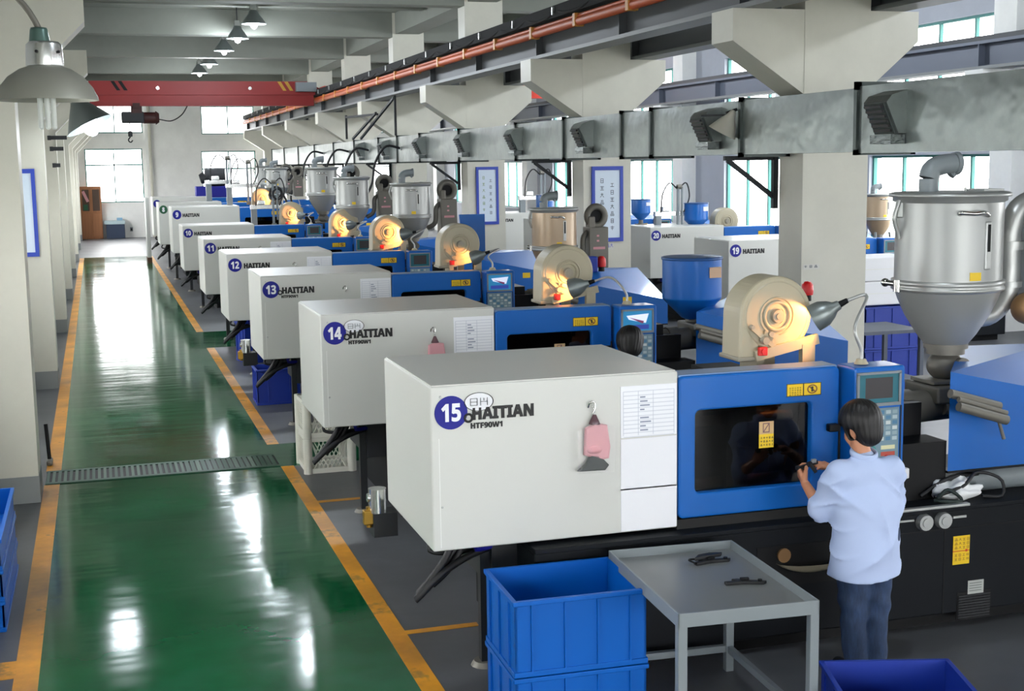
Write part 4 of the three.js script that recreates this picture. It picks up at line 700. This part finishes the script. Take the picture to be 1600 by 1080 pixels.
function bin(name, label, w, h, d, pos, turn, m, ribs, group) {
  const t = thing(name, label, 'crate', pos, turn, group), x = w / 2, z = d / 2, k = 0.012;
  part(t, 'shell', [X(rect(-x, x, 0.01, h), k, z - k, 0), X(rect(-x, x, 0.01, h), k, -z, 0), X(rect(-z, z, 0.01, h), k, 0, 0).rotateY(Math.PI / 2).translate(-x, 0, 0), X(rect(-z, z, 0.01, h), k, 0, 0).rotateY(Math.PI / 2).translate(x - k, 0, 0), B(-x, x, 0, 0.015, -z, z)], m);
  part(t, 'rim', [B(-x - 0.012, x + 0.012, h - 0.025, h, z - 0.005, z + 0.014, 0.004), B(-x - 0.012, x + 0.012, h - 0.025, h, -z - 0.014, -z + 0.005, 0.004), B(-x - 0.014, -x + 0.005, h - 0.025, h, -z, z, 0.004), B(x - 0.005, x + 0.014, h - 0.025, h, -z, z, 0.004)], m);
  part(t, 'foot_rim', [B(-x - 0.008, x + 0.008, 0.0, 0.03, z - 0.002, z + 0.009, 0.003), B(-x - 0.009, -x + 0.002, 0.0, 0.03, -z, z, 0.003), B(x - 0.002, x + 0.009, 0.0, 0.03, -z, z, 0.003)], m);
  for (let i = 0; i < ribs; i++) { const a = -x + w * (i + 0.5) / ribs; part(t, 'rib', B(a - 0.005, a + 0.005, 0.03, h - 0.02, z - 0.002, z + 0.012), m); }
  for (let i = 0; i < 3; i++) { const a = -z + d * (i + 0.5) / 3; part(t, 'rib', B(-x - 0.012, -x + 0.002, 0.03, h - 0.02, a - 0.005, a + 0.005), m); }
  return t;
}
bin('plastic_bin', 'deep blue ribbed plastic bin in the foreground, upper of two stacked', 0.74, 0.42, 0.6, [2.37, 0.335, -6.74], -0.03, M.plasticBlue, 4);
bin('plastic_bin', 'blue plastic bin underneath the foreground bin, cut by the lower edge', 0.74, 0.33, 0.6, [2.37, 0, -6.74], -0.03, M.plasticBlue, 4);
bin('plastic_bin', 'low dark blue open bin on the floor at the worker\'s feet', 0.68, 0.35, 0.62, [3.85, 0, -5.7], -0.3, M.plasticBlueDark, 4);
bin('plastic_bin', 'dark blue bin on the floor under the hoses behind machine 13', 0.56, 0.46, 0.5, [2.13, 0, -17.3], 0, M.plasticBlueDark, 2);
bin('plastic_bin', 'dark blue bin standing under the clamp end of machine 11', 0.4, 0.62, 0.5, [2.25, 0, -21.1], 0.2, M.plasticBlueDark, 2);
for (const k of [0, 1, 2]) bin('plastic_bin', ['lowest', 'middle', 'top'][k] + ' blue crate of the stack cut by the left edge', 0.5, 0.21, 1.5, [-0.98, k * 0.212, -9.9], 0, M.plasticBlue, 3);
// perforated white crates behind machine 14
function meshCrate(label, pos) {
  const t = thing('mesh_crate', label, 'crate', pos, 0, 'white perforated crates'), w = 0.44, h = 0.36, d = 0.52;
  for (const [a, b] of [[0, 0], [w, 0], [0, -d], [w, -d]]) part(t, 'corner_post', C([a, 0, b], [a, h, b], 0.045, 0.045, 14), M.plasticWhite);
  part(t, 'rim', [B(0, w, h - 0.04, h, -0.02, 0.02), B(0, w, h - 0.04, h, -d - 0.02, -d + 0.02), B(-0.02, 0.02, h - 0.04, h, -d, 0), B(w - 0.02, w + 0.02, h - 0.04, h, -d, 0)], M.plasticWhite);
  part(t, 'base_rim', [B(0, w, 0, 0.05, -0.02, 0.02), B(-0.02, 0.02, 0, 0.05, -d, 0), B(w - 0.02, w + 0.02, 0, 0.05, -d, 0), B(0, w, 0.01, 0.03, -d, 0), B(0, w, 0, 0.05, -d - 0.02, -d + 0.02)], M.plasticWhite);
  for (let i = 0; i < 9; i++) for (const s of [-1, 1]) { // diagonal lattice of the front and the aisle side
    const a = 0.05 + i * 0.042; if (a > w - 0.05) continue;
    part(t, 'lattice_bar', bar([Math.max(0.04, Math.min(w - 0.04, a - s * 0.07)), 0.05, 0], [Math.max(0.04, Math.min(w - 0.04, a + s * 0.07)), h - 0.04, 0], 0.01), M.plasticWhite);
  }
  for (let i = 0; i < 11; i++) { const a = -0.05 - i * 0.042; part(t, 'lattice_bar', bar([0, 0.05, a], [0, h - 0.04, a + 0.03], 0.012), M.plasticWhite); part(t, 'lattice_bar', B(-0.006, 0.006, 0.05 + i * 0.025, 0.06 + i * 0.025, -d, 0), M.plasticWhite); }
}
meshCrate('lower white perforated crate of the pair behind machine 14', [1.88, 0, -13]); meshCrate('upper white perforated crate of the pair behind machine 14', [1.88, 0.362, -13]);
// plastic bags hung on the machines
function hungBag(label, x, z, full) {
  const t = thing('hanging_bag', label, 'bag', [x, 1.245, z], 0);
  if (full) {
    part(t, 'film', [X([[-0.115, 0.0], [0.11, -0.01], [0.12, 0.26], [0.03, 0.3], [-0.02, 0.3], [-0.12, 0.25]], 0.004, 0.066, 0)], M.bag);
    part(t, 'side_fold', X([[-0.12, 0], [-0.09, 0.02], [-0.085, 0.24], [-0.12, 0.25]], 0.05, 0.01), M.bag);
  }
  part(t, 'cloth', X([[-0.07, 0.1], [0.02, 0.06], [0.085, 0.07], [0.095, 0.14], [0.075, 0.27], [0.0, 0.285], [-0.06, 0.26]], 0.045, 0.01, 0.015), M.pink); part(t, 'fold', new THREE.SphereGeometry(0.045, 14, 10).scale(1.1, 0.6, 0.5).translate(-0.01, 0.13, 0.05), M.pink);
  if (full) part(t, 'dark_piece', X([[-0.11, 0.005], [0.06, 0.0], [0.085, 0.03], [0.02, 0.1], [-0.03, 0.105], [-0.06, 0.05]], 0.04, 0.015, 0.012), M.darkGreen);
  part(t, 'gathered_neck', [C([0, 0.28, 0.03], [0.0, 0.335, 0.03], 0.035, 0.01, 12)], std(0x5a3c44, 0.7)); part(t, 'tie', T([[0, 0.33, 0.03], [0, 0.36, 0.03], [-0.015, 0.385, 0.028]], 0.004, 8, 5), M.chrome);
}
hungBag('clear bag with pink cloth and a dark piece hanging on machine 15', 2.72, -7.2, true); hungBag('crumpled pink cloth bag hanging on the cover of machine 14', 2.72, -11.05, false);
{ const t = thing('white_rag', 'white rag thrown on the bed of machine 15 near the motor', 'rag', [5.3, 0.82, -7.3]);
  const g = new THREE.SphereGeometry(0.16, 28, 18), p = g.attributes.position; for (let i = 0; i < p.count; i++) { const x = p.getX(i), y = p.getY(i), z = p.getZ(i), f = 1 + 0.16 * Math.sin(x * 40 + z * 22) + 0.1 * Math.sin(z * 55 - y * 30); p.setXYZ(i, x * 1.05 * f, Math.max(0, (y * 0.42 + 0.05) * f), z * 0.8 * f); } g.computeVertexNormals(); part(t, 'cloth', g, M.cloth); part(t, 'cable_loop', T([[-0.2, 0.03, 0.1], [-0.14, 0.09, 0.12], [-0.05, 0.02, 0.15], [-0.2, 0.03, 0.17], [-0.24, 0.03, 0.12]], 0.012, 24, 6), M.darkGreen); }
// ---------------------------------------------------------------- stock in the right hall and at the far end
for (const k of [0, 1]) bin('plastic_bin', ['lower', 'upper'][k] + ' dark blue crate beneath white cartons behind the dryer', 0.8, 0.56, 0.7, [9.82, k * 0.565, -15.3], 0, M.plasticBlueDark, 3);
for (const k of [0, 1]) { const t = thing('white_carton', ['lower', 'upper'][k] + ' of two white wrapped cartons stacked on blue crates', 'carton', [9.78, 1.14 + k * 0.315, -15.3]); part(t, 'carton', B(-0.4, 0.4, 0, 0.31, -0.3, 0.3, 0.02), M.paper); part(t, 'strap', B(-0.404, 0.404, 0.15, 0.16, -0.304, 0.304), M.whiteEdge); }
{ const t = thing('steel_rack', 'dark steel rack table behind machine 15 beside the dryer', 'rack', [8.6, 0, -13.9]); part(t, 'shelf', [B(-0.6, 0.7, 0.98, 1.02, -0.4, 0.4)], M.girderGrey); for (const [a, b] of [[-0.58, 0.38], [0.68, 0.38], [-0.58, -0.38], [0.68, -0.38]]) part(t, 'post', B(a - 0.025, a + 0.025, 0, 0.98, b - 0.025, b + 0.025), M.girderGrey); part(t, 'lower_shelf', B(-0.6, 0.7, 0.4, 0.43, -0.4, 0.4), M.girderGrey); }
{ const t = thing('wood_cabinet', 'tall wooden cabinet with glazed upper doors at the end of the aisle', 'cabinet', [-0.2, 0, ZF + 0.22]);
  part(t, 'carcass', [B(-0.44, 0.44, 0, 2.28, -0.2, 0.16, 0.01)], M.wood); for (const s of [-1, 1]) { const d = part(t, 'door', [X(rect(s < 0 ? -0.42 : 0.01, s < 0 ? -0.01 : 0.42, 1.15, 2.22), 0.025, 0.165, 0, [rect(s < 0 ? -0.36 : 0.07, s < 0 ? -0.07 : 0.36, 1.22, 2.15).reverse()])], M.wood); part(d, 'glass', B(s < 0 ? -0.36 : 0.07, s < 0 ? -0.07 : 0.36, 1.22, 2.15, 0.162, 0.168), M.woodDark); part(t, 'lower_door', B(s < 0 ? -0.42 : 0.01, s < 0 ? -0.01 : 0.42, 0.08, 1.12, 0.16, 0.185, 0.006), M.wood); part(t, 'shelf_load', [B(s * 0.22 - 0.1, s * 0.22 + 0.08, 1.25, 1.5, 0.17, 0.176)], s < 0 ? M.green2 : M.woodDark); }
  part(t, 'paper', new THREE.BoxGeometry(0.12, 0.5, 0.01).rotateZ(0.4).translate(-0.22, 1.85, 0.175), M.pink); }
{ const t = thing('low_cabinet', 'low dark blue cabinet with pale top beside the wooden cabinet', 'cabinet', [0.74, 0, ZF + 0.35]); part(t, 'body', B(-0.36, 0.42, 0, 0.62, -0.28, 0.25, 0.01), std(0x27364e, 0.5)); part(t, 'top', B(-0.44, 0.44, 0.62, 0.78, -0.3, 0.28, 0.015), std(0xa9bcc0, 0.5)); part(t, 'bundle', B(0.1, 0.34, 0.78, 0.9, -0.1, 0.15, 0.02), std(0x7aa0ba, 0.5)); }
{ const t = thing('wall_socket', 'small dark socket low on the far wall', 'socket', [1.45, 0.35, ZF]); part(t, 'plate', B(-0.06, 0.06, -0.08, 0.1, 0, 0.03, 0.01), M.greyPaint); part(t, 'inset', B(-0.03, 0.03, -0.04, 0.05, 0.028, 0.036), M.black); }
{ const t = thing('drain_pipe', 'pale vertical pipe on the far wall at the aisle\'s end', 'pipe', [2.42, 0, ZF + 0.125]); part(t, 'pipe', C([0, 0, 0], [0, 6.1, 0], 0.07, 0.07, 12), M.column); part(t, 'pilaster', B(-0.2, -0.02, 0, 6.1, -0.12, 0.02), M.wall); }
{ const t = thing('barrier_post', 'grey guard panel with dark foot at the aisle by the last machine', 'guard', [1.5, 0, -44.5]); part(t, 'panel', B(0, 0.12, 0.2, 2.1, -0.5, 0.4, 0.01), M.steel); part(t, 'foot', B(-0.01, 0.13, 0, 0.2, -0.5, 0.4), M.woodDark); }
{ const t = thing('mop', 'dark mop leaning behind the near left column', 'mop', [-0.605, 0, -14.4]); part(t, 'handle', C([0, 0.05, 0], [-0.02, 0.42, -0.05], 0.02, 0.02, 8), M.black); part(t, 'head', B(-0.03, 0.03, 0, 0.06, -0.1, 0.1, 0.02), M.iron); }
// ---------------------------------------------------------------- people
function surfaceNet(f, lo, hi, cell) { // mesh of f < 0
  const n = [0, 1, 2].map((k) => Math.ceil((hi[k] - lo[k]) / cell) + 1), [nx, ny, nz] = n, F = new Float32Array(nx * ny * nz), id = (i, j, k) => i + nx * (j + ny * k);
  for (let k = 0; k < nz; k++) for (let j = 0; j < ny; j++) for (let i = 0; i < nx; i++) F[id(i, j, k)] = f(lo[0] + i * cell, lo[1] + j * cell, lo[2] + k * cell);
  const vi = new Int32Array(nx * ny * nz).fill(-1), pos = [], idx = [];
  for (let k = 0; k < nz - 1; k++) for (let j = 0; j < ny - 1; j++) for (let i = 0; i < nx - 1; i++) {
    let c = 0, x = 0, y = 0, z = 0, s = 0;
    const v = []; for (let q = 0; q < 8; q++) v.push(F[id(i + (q & 1), j + (q >> 1 & 1), k + (q >> 2))]);
    for (const a of v) s += a < 0; if (!s || s === 8) continue;
    for (let q = 0; q < 8; q++) for (const b of [1, 2, 4]) if (!(q & b)) { const a = v[q], e = v[q | b]; if ((a < 0) !== (e < 0)) { const t = a / (a - e); x += (q & 1) + (b === 1 ? t : 0); y += (q >> 1 & 1) + (b === 2 ? t : 0); z += (q >> 2) + (b === 4 ? t : 0); c++; } }
    vi[id(i, j, k)] = pos.length / 3; pos.push(lo[0] + (i + x / c) * cell, lo[1] + (j + y / c) * cell, lo[2] + (k + z / c) * cell);
  }
  const quad = (a, b, c, d, flip) => { if (a < 0 || b < 0 || c < 0 || d < 0) return; flip ? idx.push(a, c, b, a, d, c) : idx.push(a, b, c, a, c, d); };
  for (let k = 1; k < nz - 1; k++) for (let j = 1; j < ny - 1; j++) for (let i = 1; i < nx - 1; i++) {
    const s = F[id(i, j, k)] < 0;
    if (s !== F[id(i + 1, j, k)] < 0) quad(vi[id(i, j - 1, k - 1)], vi[id(i, j, k - 1)], vi[id(i, j, k)], vi[id(i, j - 1, k)], !s);
    if (s !== F[id(i, j + 1, k)] < 0) quad(vi[id(i - 1, j, k - 1)], vi[id(i - 1, j, k)], vi[id(i, j, k)], vi[id(i, j, k - 1)], !s);
    if (s !== F[id(i, j, k + 1)] < 0) quad(vi[id(i - 1, j - 1, k)], vi[id(i, j - 1, k)], vi[id(i, j, k)], vi[id(i - 1, j, k)], !s);
  }
  const g = new THREE.BufferGeometry(); g.setAttribute('position', new THREE.Float32BufferAttribute(pos, 3)); g.setIndex(idx); g.computeVertexNormals();
  g.setAttribute('uv', new THREE.Float32BufferAttribute(new Float32Array(pos.length / 3 * 2), 2)); const u = g.attributes.uv; for (let i = 0; i < u.count; i++) u.setXY(i, pos[i * 3] + pos[i * 3 + 2], pos[i * 3 + 1]);
  return g;
}
const smin = (a, b, k) => { const h = Math.max(k - Math.abs(a - b), 0) / k; return Math.min(a, b) - h * h * k * 0.25; };
function cap(x, y, z, a, b, ra, rb, sx = 1, sz = 1) { // tapered capsule
  const dx = b[0] - a[0], dy = b[1] - a[1], dz = b[2] - a[2], px = x - a[0], py = y - a[1], pz = z - a[2];
  const t = Math.min(1, Math.max(0, (px * dx + py * dy + pz * dz) / (dx * dx + dy * dy + dz * dz)));
  const ex = (px - dx * t) / sx, ey = py - dy * t, ez = (pz - dz * t) / sz;
  return (Math.hypot(ex, ey, ez) - (ra + (rb - ra) * t)) * Math.min(sx, sz, 1);
}
const ell = (x, y, z, c, r) => { const a = (x - c[0]) / r[0], b = (y - c[1]) / r[1], d = (z - c[2]) / r[2], q = Math.hypot(a, b, d), w = Math.hypot(a / r[0], b / r[1], d / r[2]); return w < 1e-9 ? -Math.min(...r) : q * (q - 1) / w; };
const J = { // joints, from the ground between the feet; she faces -z
  pel: [0.0, 0.86, 0.02], chest: [0.01, 1.1, 0.0], neck: [0.01, 1.3, -0.02], head: [-0.012, 1.478, -0.062],
  shL: [-0.165, 1.235, -0.02], shR: [0.165, 1.235, 0.0], elL: [-0.222, 1.005, -0.13], elR: [0.25, 1.01, -0.12], wrL: [-0.225, 1.115, -0.31], wrR: [0.0, 1.17, -0.33],
  hipL: [-0.085, 0.86, 0.02], hipR: [0.09, 0.86, 0.02], knL: [-0.075, 0.47, 0.0], knR: [0.075, 0.47, 0.01], anL: [-0.07, 0.09, 0.04], anR: [0.06, 0.09, 0.04],
};
// head frame: forward, up, right
const hf = V(-0.34, -0.34, -0.88).normalize(), hr = new THREE.Vector3().crossVectors(hf, V(0, 1, 0)).normalize(), hu = new THREE.Vector3().crossVectors(hr, hf);
const toHead = (x, y, z) => { const a = x - J.head[0], b = y - J.head[1], c = z - J.head[2]; return [a * hr.x + b * hr.y + c * hr.z, a * hu.x + b * hu.y + c * hu.z, a * hf.x + b * hf.y + c * hf.z]; };
function headSdf(x, y, z) {
  const [a, b, c] = toHead(x, y, z), m = Math.abs(a);
  let d = ell(a, b, c, [0, 0.03, -0.015], [0.077, 0.098, 0.095]);
  d = smin(d, ell(a, b, c, [0, -0.05, 0.03], [0.058, 0.062, 0.062]), 0.04); d = smin(d, ell(a, b, c, [0, -0.095, 0.06], [0.026, 0.022, 0.025]), 0.03);
  d = smin(d, ell(m, b, c, [0.035, -0.03, 0.06], [0.025, 0.03, 0.025]), 0.03);
  d = smin(d, cap(a, b, c, [0, 0.0, 0.088], [0, -0.032, 0.108], 0.009, 0.014), 0.015); // nose
  d = -smin(-d, ell(m, b, c, [0.033, 0.004, 0.092], [0.018, 0.011, 0.014]), 0.012); d = smin(d, ell(m, b, c, [0.032, 0.003, 0.074], [0.013, 0.011, 0.012]), 0.006); // eyes in their sockets
  d = smin(d, ell(a, b, c, [0, -0.062, 0.09], [0.023, 0.006, 0.01]), 0.008); d = smin(d, ell(a, b, c, [0, -0.074, 0.087], [0.02, 0.006, 0.01]), 0.008); // lips
  let e = ell(m, b, c, [0.082, -0.012, -0.012], [0.011, 0.034, 0.021]); e = -smin(-e, ell(m, b, c, [0.094, -0.008, -0.01], [0.008, 0.02, 0.011]), 0.006); // ears
  return smin(d, e, 0.008);
}
// hand: wrist w, pointing along f, palm facing p; four fingers of unequal length and a thumb, each its own chain
function handChains(w, f, p, side, curl) {
  const F = V(...f).normalize(), P = V(...p); P.addScaledVector(F, -P.dot(F)).normalize(); const S = new THREE.Vector3().crossVectors(F, P).multiplyScalar(side).normalize(); // S points to the thumb side
  const o = V(...w), at = (a, b, c) => o.clone().addScaledVector(F, a).addScaledVector(S, b).addScaledVector(P, c).toArray(), ch = [];
  for (let q = 0; q < 4; q++) { const y = 0.027 - q * 0.018; ch.push([at(0.0, y * 0.5, 0), at(0.082 - Math.abs(q - 1) * 0.004, y, 0), 0.016, 0.0125]); }
  for (let q = 0; q < 4; q++) {
    let a = 0.082 - Math.abs(q - 1) * 0.004, c = 0, ang = curl * 0.7; const y = 0.027 - q * 0.018, len = [0.068, 0.076, 0.07, 0.054][q];
    for (let s = 0; s < 3; s++) { const l = len * [0.46, 0.31, 0.23][s], r = 0.0095 - s * 0.0008, a2 = a + l * Math.cos(ang), c2 = c + l * Math.sin(ang); ch.push([at(a, y, c), at(a2, y, c2), r, r - 0.0006]); a = a2; c = c2; ang += curl * (0.8 + 0.1 * q); }
  }
  ch.push([at(0.012, 0.022, 0.006), at(0.045, 0.042, 0.024), 0.017, 0.012], [at(0.045, 0.042, 0.024), at(0.072, 0.038, 0.04), 0.0115, 0.0105], [at(0.072, 0.038, 0.04), at(0.094, 0.026, 0.047), 0.0105, 0.008]);
  return ch;
}
const HL = handChains(J.wrL, [-0.02, 0.6, -0.75], [0.9, 0.25, 0.2], -1, 0.75), HR = handChains(J.wrR, [-0.8, 0.42, -0.3], [-0.2, -0.75, -0.25], -1, 0.5);
const handSdf = (ch) => (x, y, z) => { let d = 9; ch.forEach((c, i) => { const e = cap(x, y, z, ...c); d = i < 4 ? smin(d, e, 0.014) : smin(d, e, 0.006); }); return d; };
const hL = handSdf(HL), hR = handSdf(HR);
function bodySdf(x, y, z) {
  let d = cap(x, y, z, J.pel, J.chest, 0.115, 0.12, 1.25, 0.85);
  d = smin(d, cap(x, y, z, J.chest, [0.005, 1.2, -0.01], 0.12, 0.09, 1.25, 0.8), 0.06);
  d = smin(d, cap(x, y, z, J.shL, J.shR, 0.05, 0.05), 0.07);
  d = smin(d, cap(x, y, z, [0.0, 1.26, -0.01], [-0.03, 1.43, -0.045], 0.056, 0.05), 0.04);
  for (const [a, b, c] of [['shL', 'elL', 'wrL'], ['shR', 'elR', 'wrR']]) { d = smin(d, cap(x, y, z, J[a], J[b], 0.048, 0.038), 0.03); d = smin(d, cap(x, y, z, J[b], J[c], 0.039, 0.026), 0.012); }
  for (const [a, b, c] of [['hipL', 'knL', 'anL'], ['hipR', 'knR', 'anR']]) { d = smin(d, cap(x, y, z, J[a], J[b], 0.085, 0.055), 0.03); d = smin(d, cap(x, y, z, J[b], J[c], 0.055, 0.036), 0.02); }
  return d;
}
function shirtSdf(x, y, z) {
  const ridge = (p) => { const q = 1 - Math.abs(Math.sin(p)); return q * q * q; }, band = (v, c, w) => Math.max(0, 1 - Math.abs(v - c) / w);
  const fold = -0.05 * ridge(7 * y - 5.5 * x + 0.6) * band(y, 0.76, 0.16) * band(x, 0.06, 0.3) - 0.03 * ridge(9 * x + 2.2 * y + 0.9) * band(y, 0.95, 0.22) - 0.024 * ridge(10 * y + 9 * x) * band(y, 1.14, 0.16) - 0.016 * ridge(21 * y - 13 * x + 4 * z) * band(Math.abs(x), 0.24, 0.12) + 0.003 * Math.sin(13 * x + 7 * y) * Math.sin(9 * y - 5 * x);
  let d = cap(x, y, z, [-0.015, 0.62, 0.025], [0.005, 1.02, 0.0], 0.166, 0.15, 1.26, 1.12);
  d = smin(d, cap(x, y, z, [0.005, 1.02, 0.0], [0.005, 1.17, -0.01], 0.15, 0.12, 1.3, 0.92), 0.06);
  d = smin(d, cap(x, y, z, J.shL, J.shR, 0.066, 0.066), 0.08);
  d = smin(d, cap(x, y, z, [0.0, 1.24, -0.005], [-0.008, 1.305, -0.02], 0.085, 0.068), 0.04);
  for (const [a, b, c] of [['shL', 'elL', 'wrL'], ['shR', 'elR', 'wrR']]) {
    const E = J[b], Q = J[c], m = E.map((v, i) => v + (Q[i] - v) * 0.1); d = smin(d, cap(x, y, z, J[a], E, 0.072, 0.07), 0.045); d = smin(d, cap(x, y, z, E, m, 0.066, 0.06), 0.02);
    const k = V(Q[0] - E[0], Q[1] - E[1], Q[2] - E[2]).normalize(), s = (x - m[0]) * k.x + (y - m[1]) * k.y + (z - m[2]) * k.z; // cut the cuff square
    if (Math.hypot(x - m[0], y - m[1], z - m[2]) < 0.16) d = Math.max(d, s - 0.035);
  }
  d += fold; const hem = 0.6 + 0.035 * Math.cos(x * 6) * -1 + 0.05 + 0.02 * Math.sin(x * 9 + 1);
  d = Math.max(d, hem - y); d = Math.max(d, y - (1.355 + 0.25 * (z - J.neck[2])));
  return d;
}
function jeansSdf(x, y, z) {
  let d = cap(x, y, z, [-0.02, 0.86, 0.03], [0.03, 0.86, 0.03], 0.145, 0.145, 1.1, 0.95);
  d = Math.max(d, y - 0.95);
  const f = 0.004 * Math.sin(y * 46 + x * 30) * (0.5 + 1.2 * Math.max(0, 1 - Math.abs(y - 0.45) * 8)) + 0.004 * Math.sin(y * 21 + z * 30);
  for (const [a, b, c] of [['hipL', 'knL', 'anL'], ['hipR', 'knR', 'anR']]) { d = smin(d, cap(x, y, z, J[a], J[b], 0.112, 0.082), 0.03); const A = J[c]; d = smin(d, cap(x, y, z, J[b], [A[0], 0.07, A[2]], 0.08, 0.066), 0.02); }
  return Math.max(d + f, 0.05 - y);
}
function hairSdf(x, y, z) {
  const [a, b, c] = toHead(x, y, z), m = Math.abs(a);
  const strand = 0.0012 * Math.sin(Math.atan2(a, c + 0.05) * 21 + b * 24) + 0.0012 * Math.sin(b * 40 + a * 34) * Math.sin(a * 60);
  let d = ell(a, b, c, [0, 0.052, -0.022], [0.12, 0.124, 0.132]);
  d = smin(d, ell(a, b, c, [0, -0.045, -0.06], [0.084, 0.07, 0.062]), 0.05); d = smin(d, ell(m, b, c, [0.08, -0.005, 0.02], [0.014, 0.05, 0.022]), 0.03); // nape and side locks
  d += strand;
  const face = Math.max(-(c - 0.032 - 0.3 * Math.max(0, b - 0.03)), b - 0.05 - 0.012 * Math.sin(a * 60)); d = Math.max(d, -face); // open at the face
  const ear = ell(m, b, c, [0.1, -0.022, -0.006], [0.045, 0.036, 0.026]); d = -smin(-d, ear, 0.012); return d;
}
function shoeSdf(s) { return (x, y, z) => { const A = J[s]; let d = cap(x, y, z, [A[0], 0.04, A[2] + 0.02], [A[0] - 0.01, 0.035, A[2] - 0.17], 0.045, 0.04, 1, 1); d = smin(d, cap(x, y, z, [A[0], 0.05, A[2]], [A[0], 0.09, A[2]], 0.045, 0.045), 0.02); return Math.max(d, -y); }; }
function worker(label, pos, turn) {
  const t = thing('person', label, 'person', pos, turn);
  const box = (ch) => [[0, 1, 2].map((i) => Math.min(...ch.flatMap((c) => [c[0][i], c[1][i]])) - 0.03), [0, 1, 2].map((i) => Math.max(...ch.flatMap((c) => [c[0][i], c[1][i]])) + 0.03)];
  part(t, 'body', [surfaceNet(bodySdf, [-0.36, 0.02, -0.42], [0.36, 1.44, 0.2], 0.012), surfaceNet(headSdf, [-0.2, 1.34, -0.24], [0.1, 1.66, 0.08], 0.004), surfaceNet(hL, ...box(HL), 0.003), surfaceNet(hR, ...box(HR), 0.003)], M.skin);
  part(t, 'hair', surfaceNet(hairSdf, [-0.22, 1.33, -0.26], [0.13, 1.7, 0.13], 0.004), M.hair);
  const sh = part(t, 'shirt', surfaceNet(shirtSdf, [-0.4, 0.5, -0.26], [0.4, 1.42, 0.26], 0.009), M.shirt);
  part(sh, 'collar', new THREE.TorusGeometry(0.068, 0.014, 8, 28).scale(1, 1, 1.6).rotateX(Math.PI / 2 + 0.28).translate(-0.006, 1.34, -0.022), M.shirt);
  part(t, 'jeans', surfaceNet(jeansSdf, [-0.26, 0.02, -0.2], [0.26, 1.0, 0.24], 0.01), M.denim);
  for (const s of ['anL', 'anR']) part(t, 'shoe', surfaceNet(shoeSdf(s), [J[s][0] - 0.08, -0.02, -0.24], [J[s][0] + 0.08, 0.16, 0.14], 0.008), M.shoe);
  return t;
}
worker('person with short black hair in a light blue shirt and jeans working at machine 15', [4.2, 0, -6.62], 0);
{ const t = thing('moulded_part', 'black plastic moulding held in the worker\'s two hands', 'moulded part', [4.02, 1.205, -6.985]); part(t, 'body', [bar([-0.07, -0.01, 0], [0.07, 0.02, -0.01], 0.03, 0.022), bar([0.02, 0.01, 0], [0.05, -0.04, 0.02], 0.018)], M.rubber); part(t, 'clip', B(0.03, 0.06, 0.015, 0.04, -0.01, 0.01, 0.004), M.steel); }
{ const w = scene.getObjectByName('person'); copy(w, 'black-haired head of a second worker showing above machine 15\'s cover', [4.28, 0, -10.42], -0.55); }
renderer.render(scene, camera);
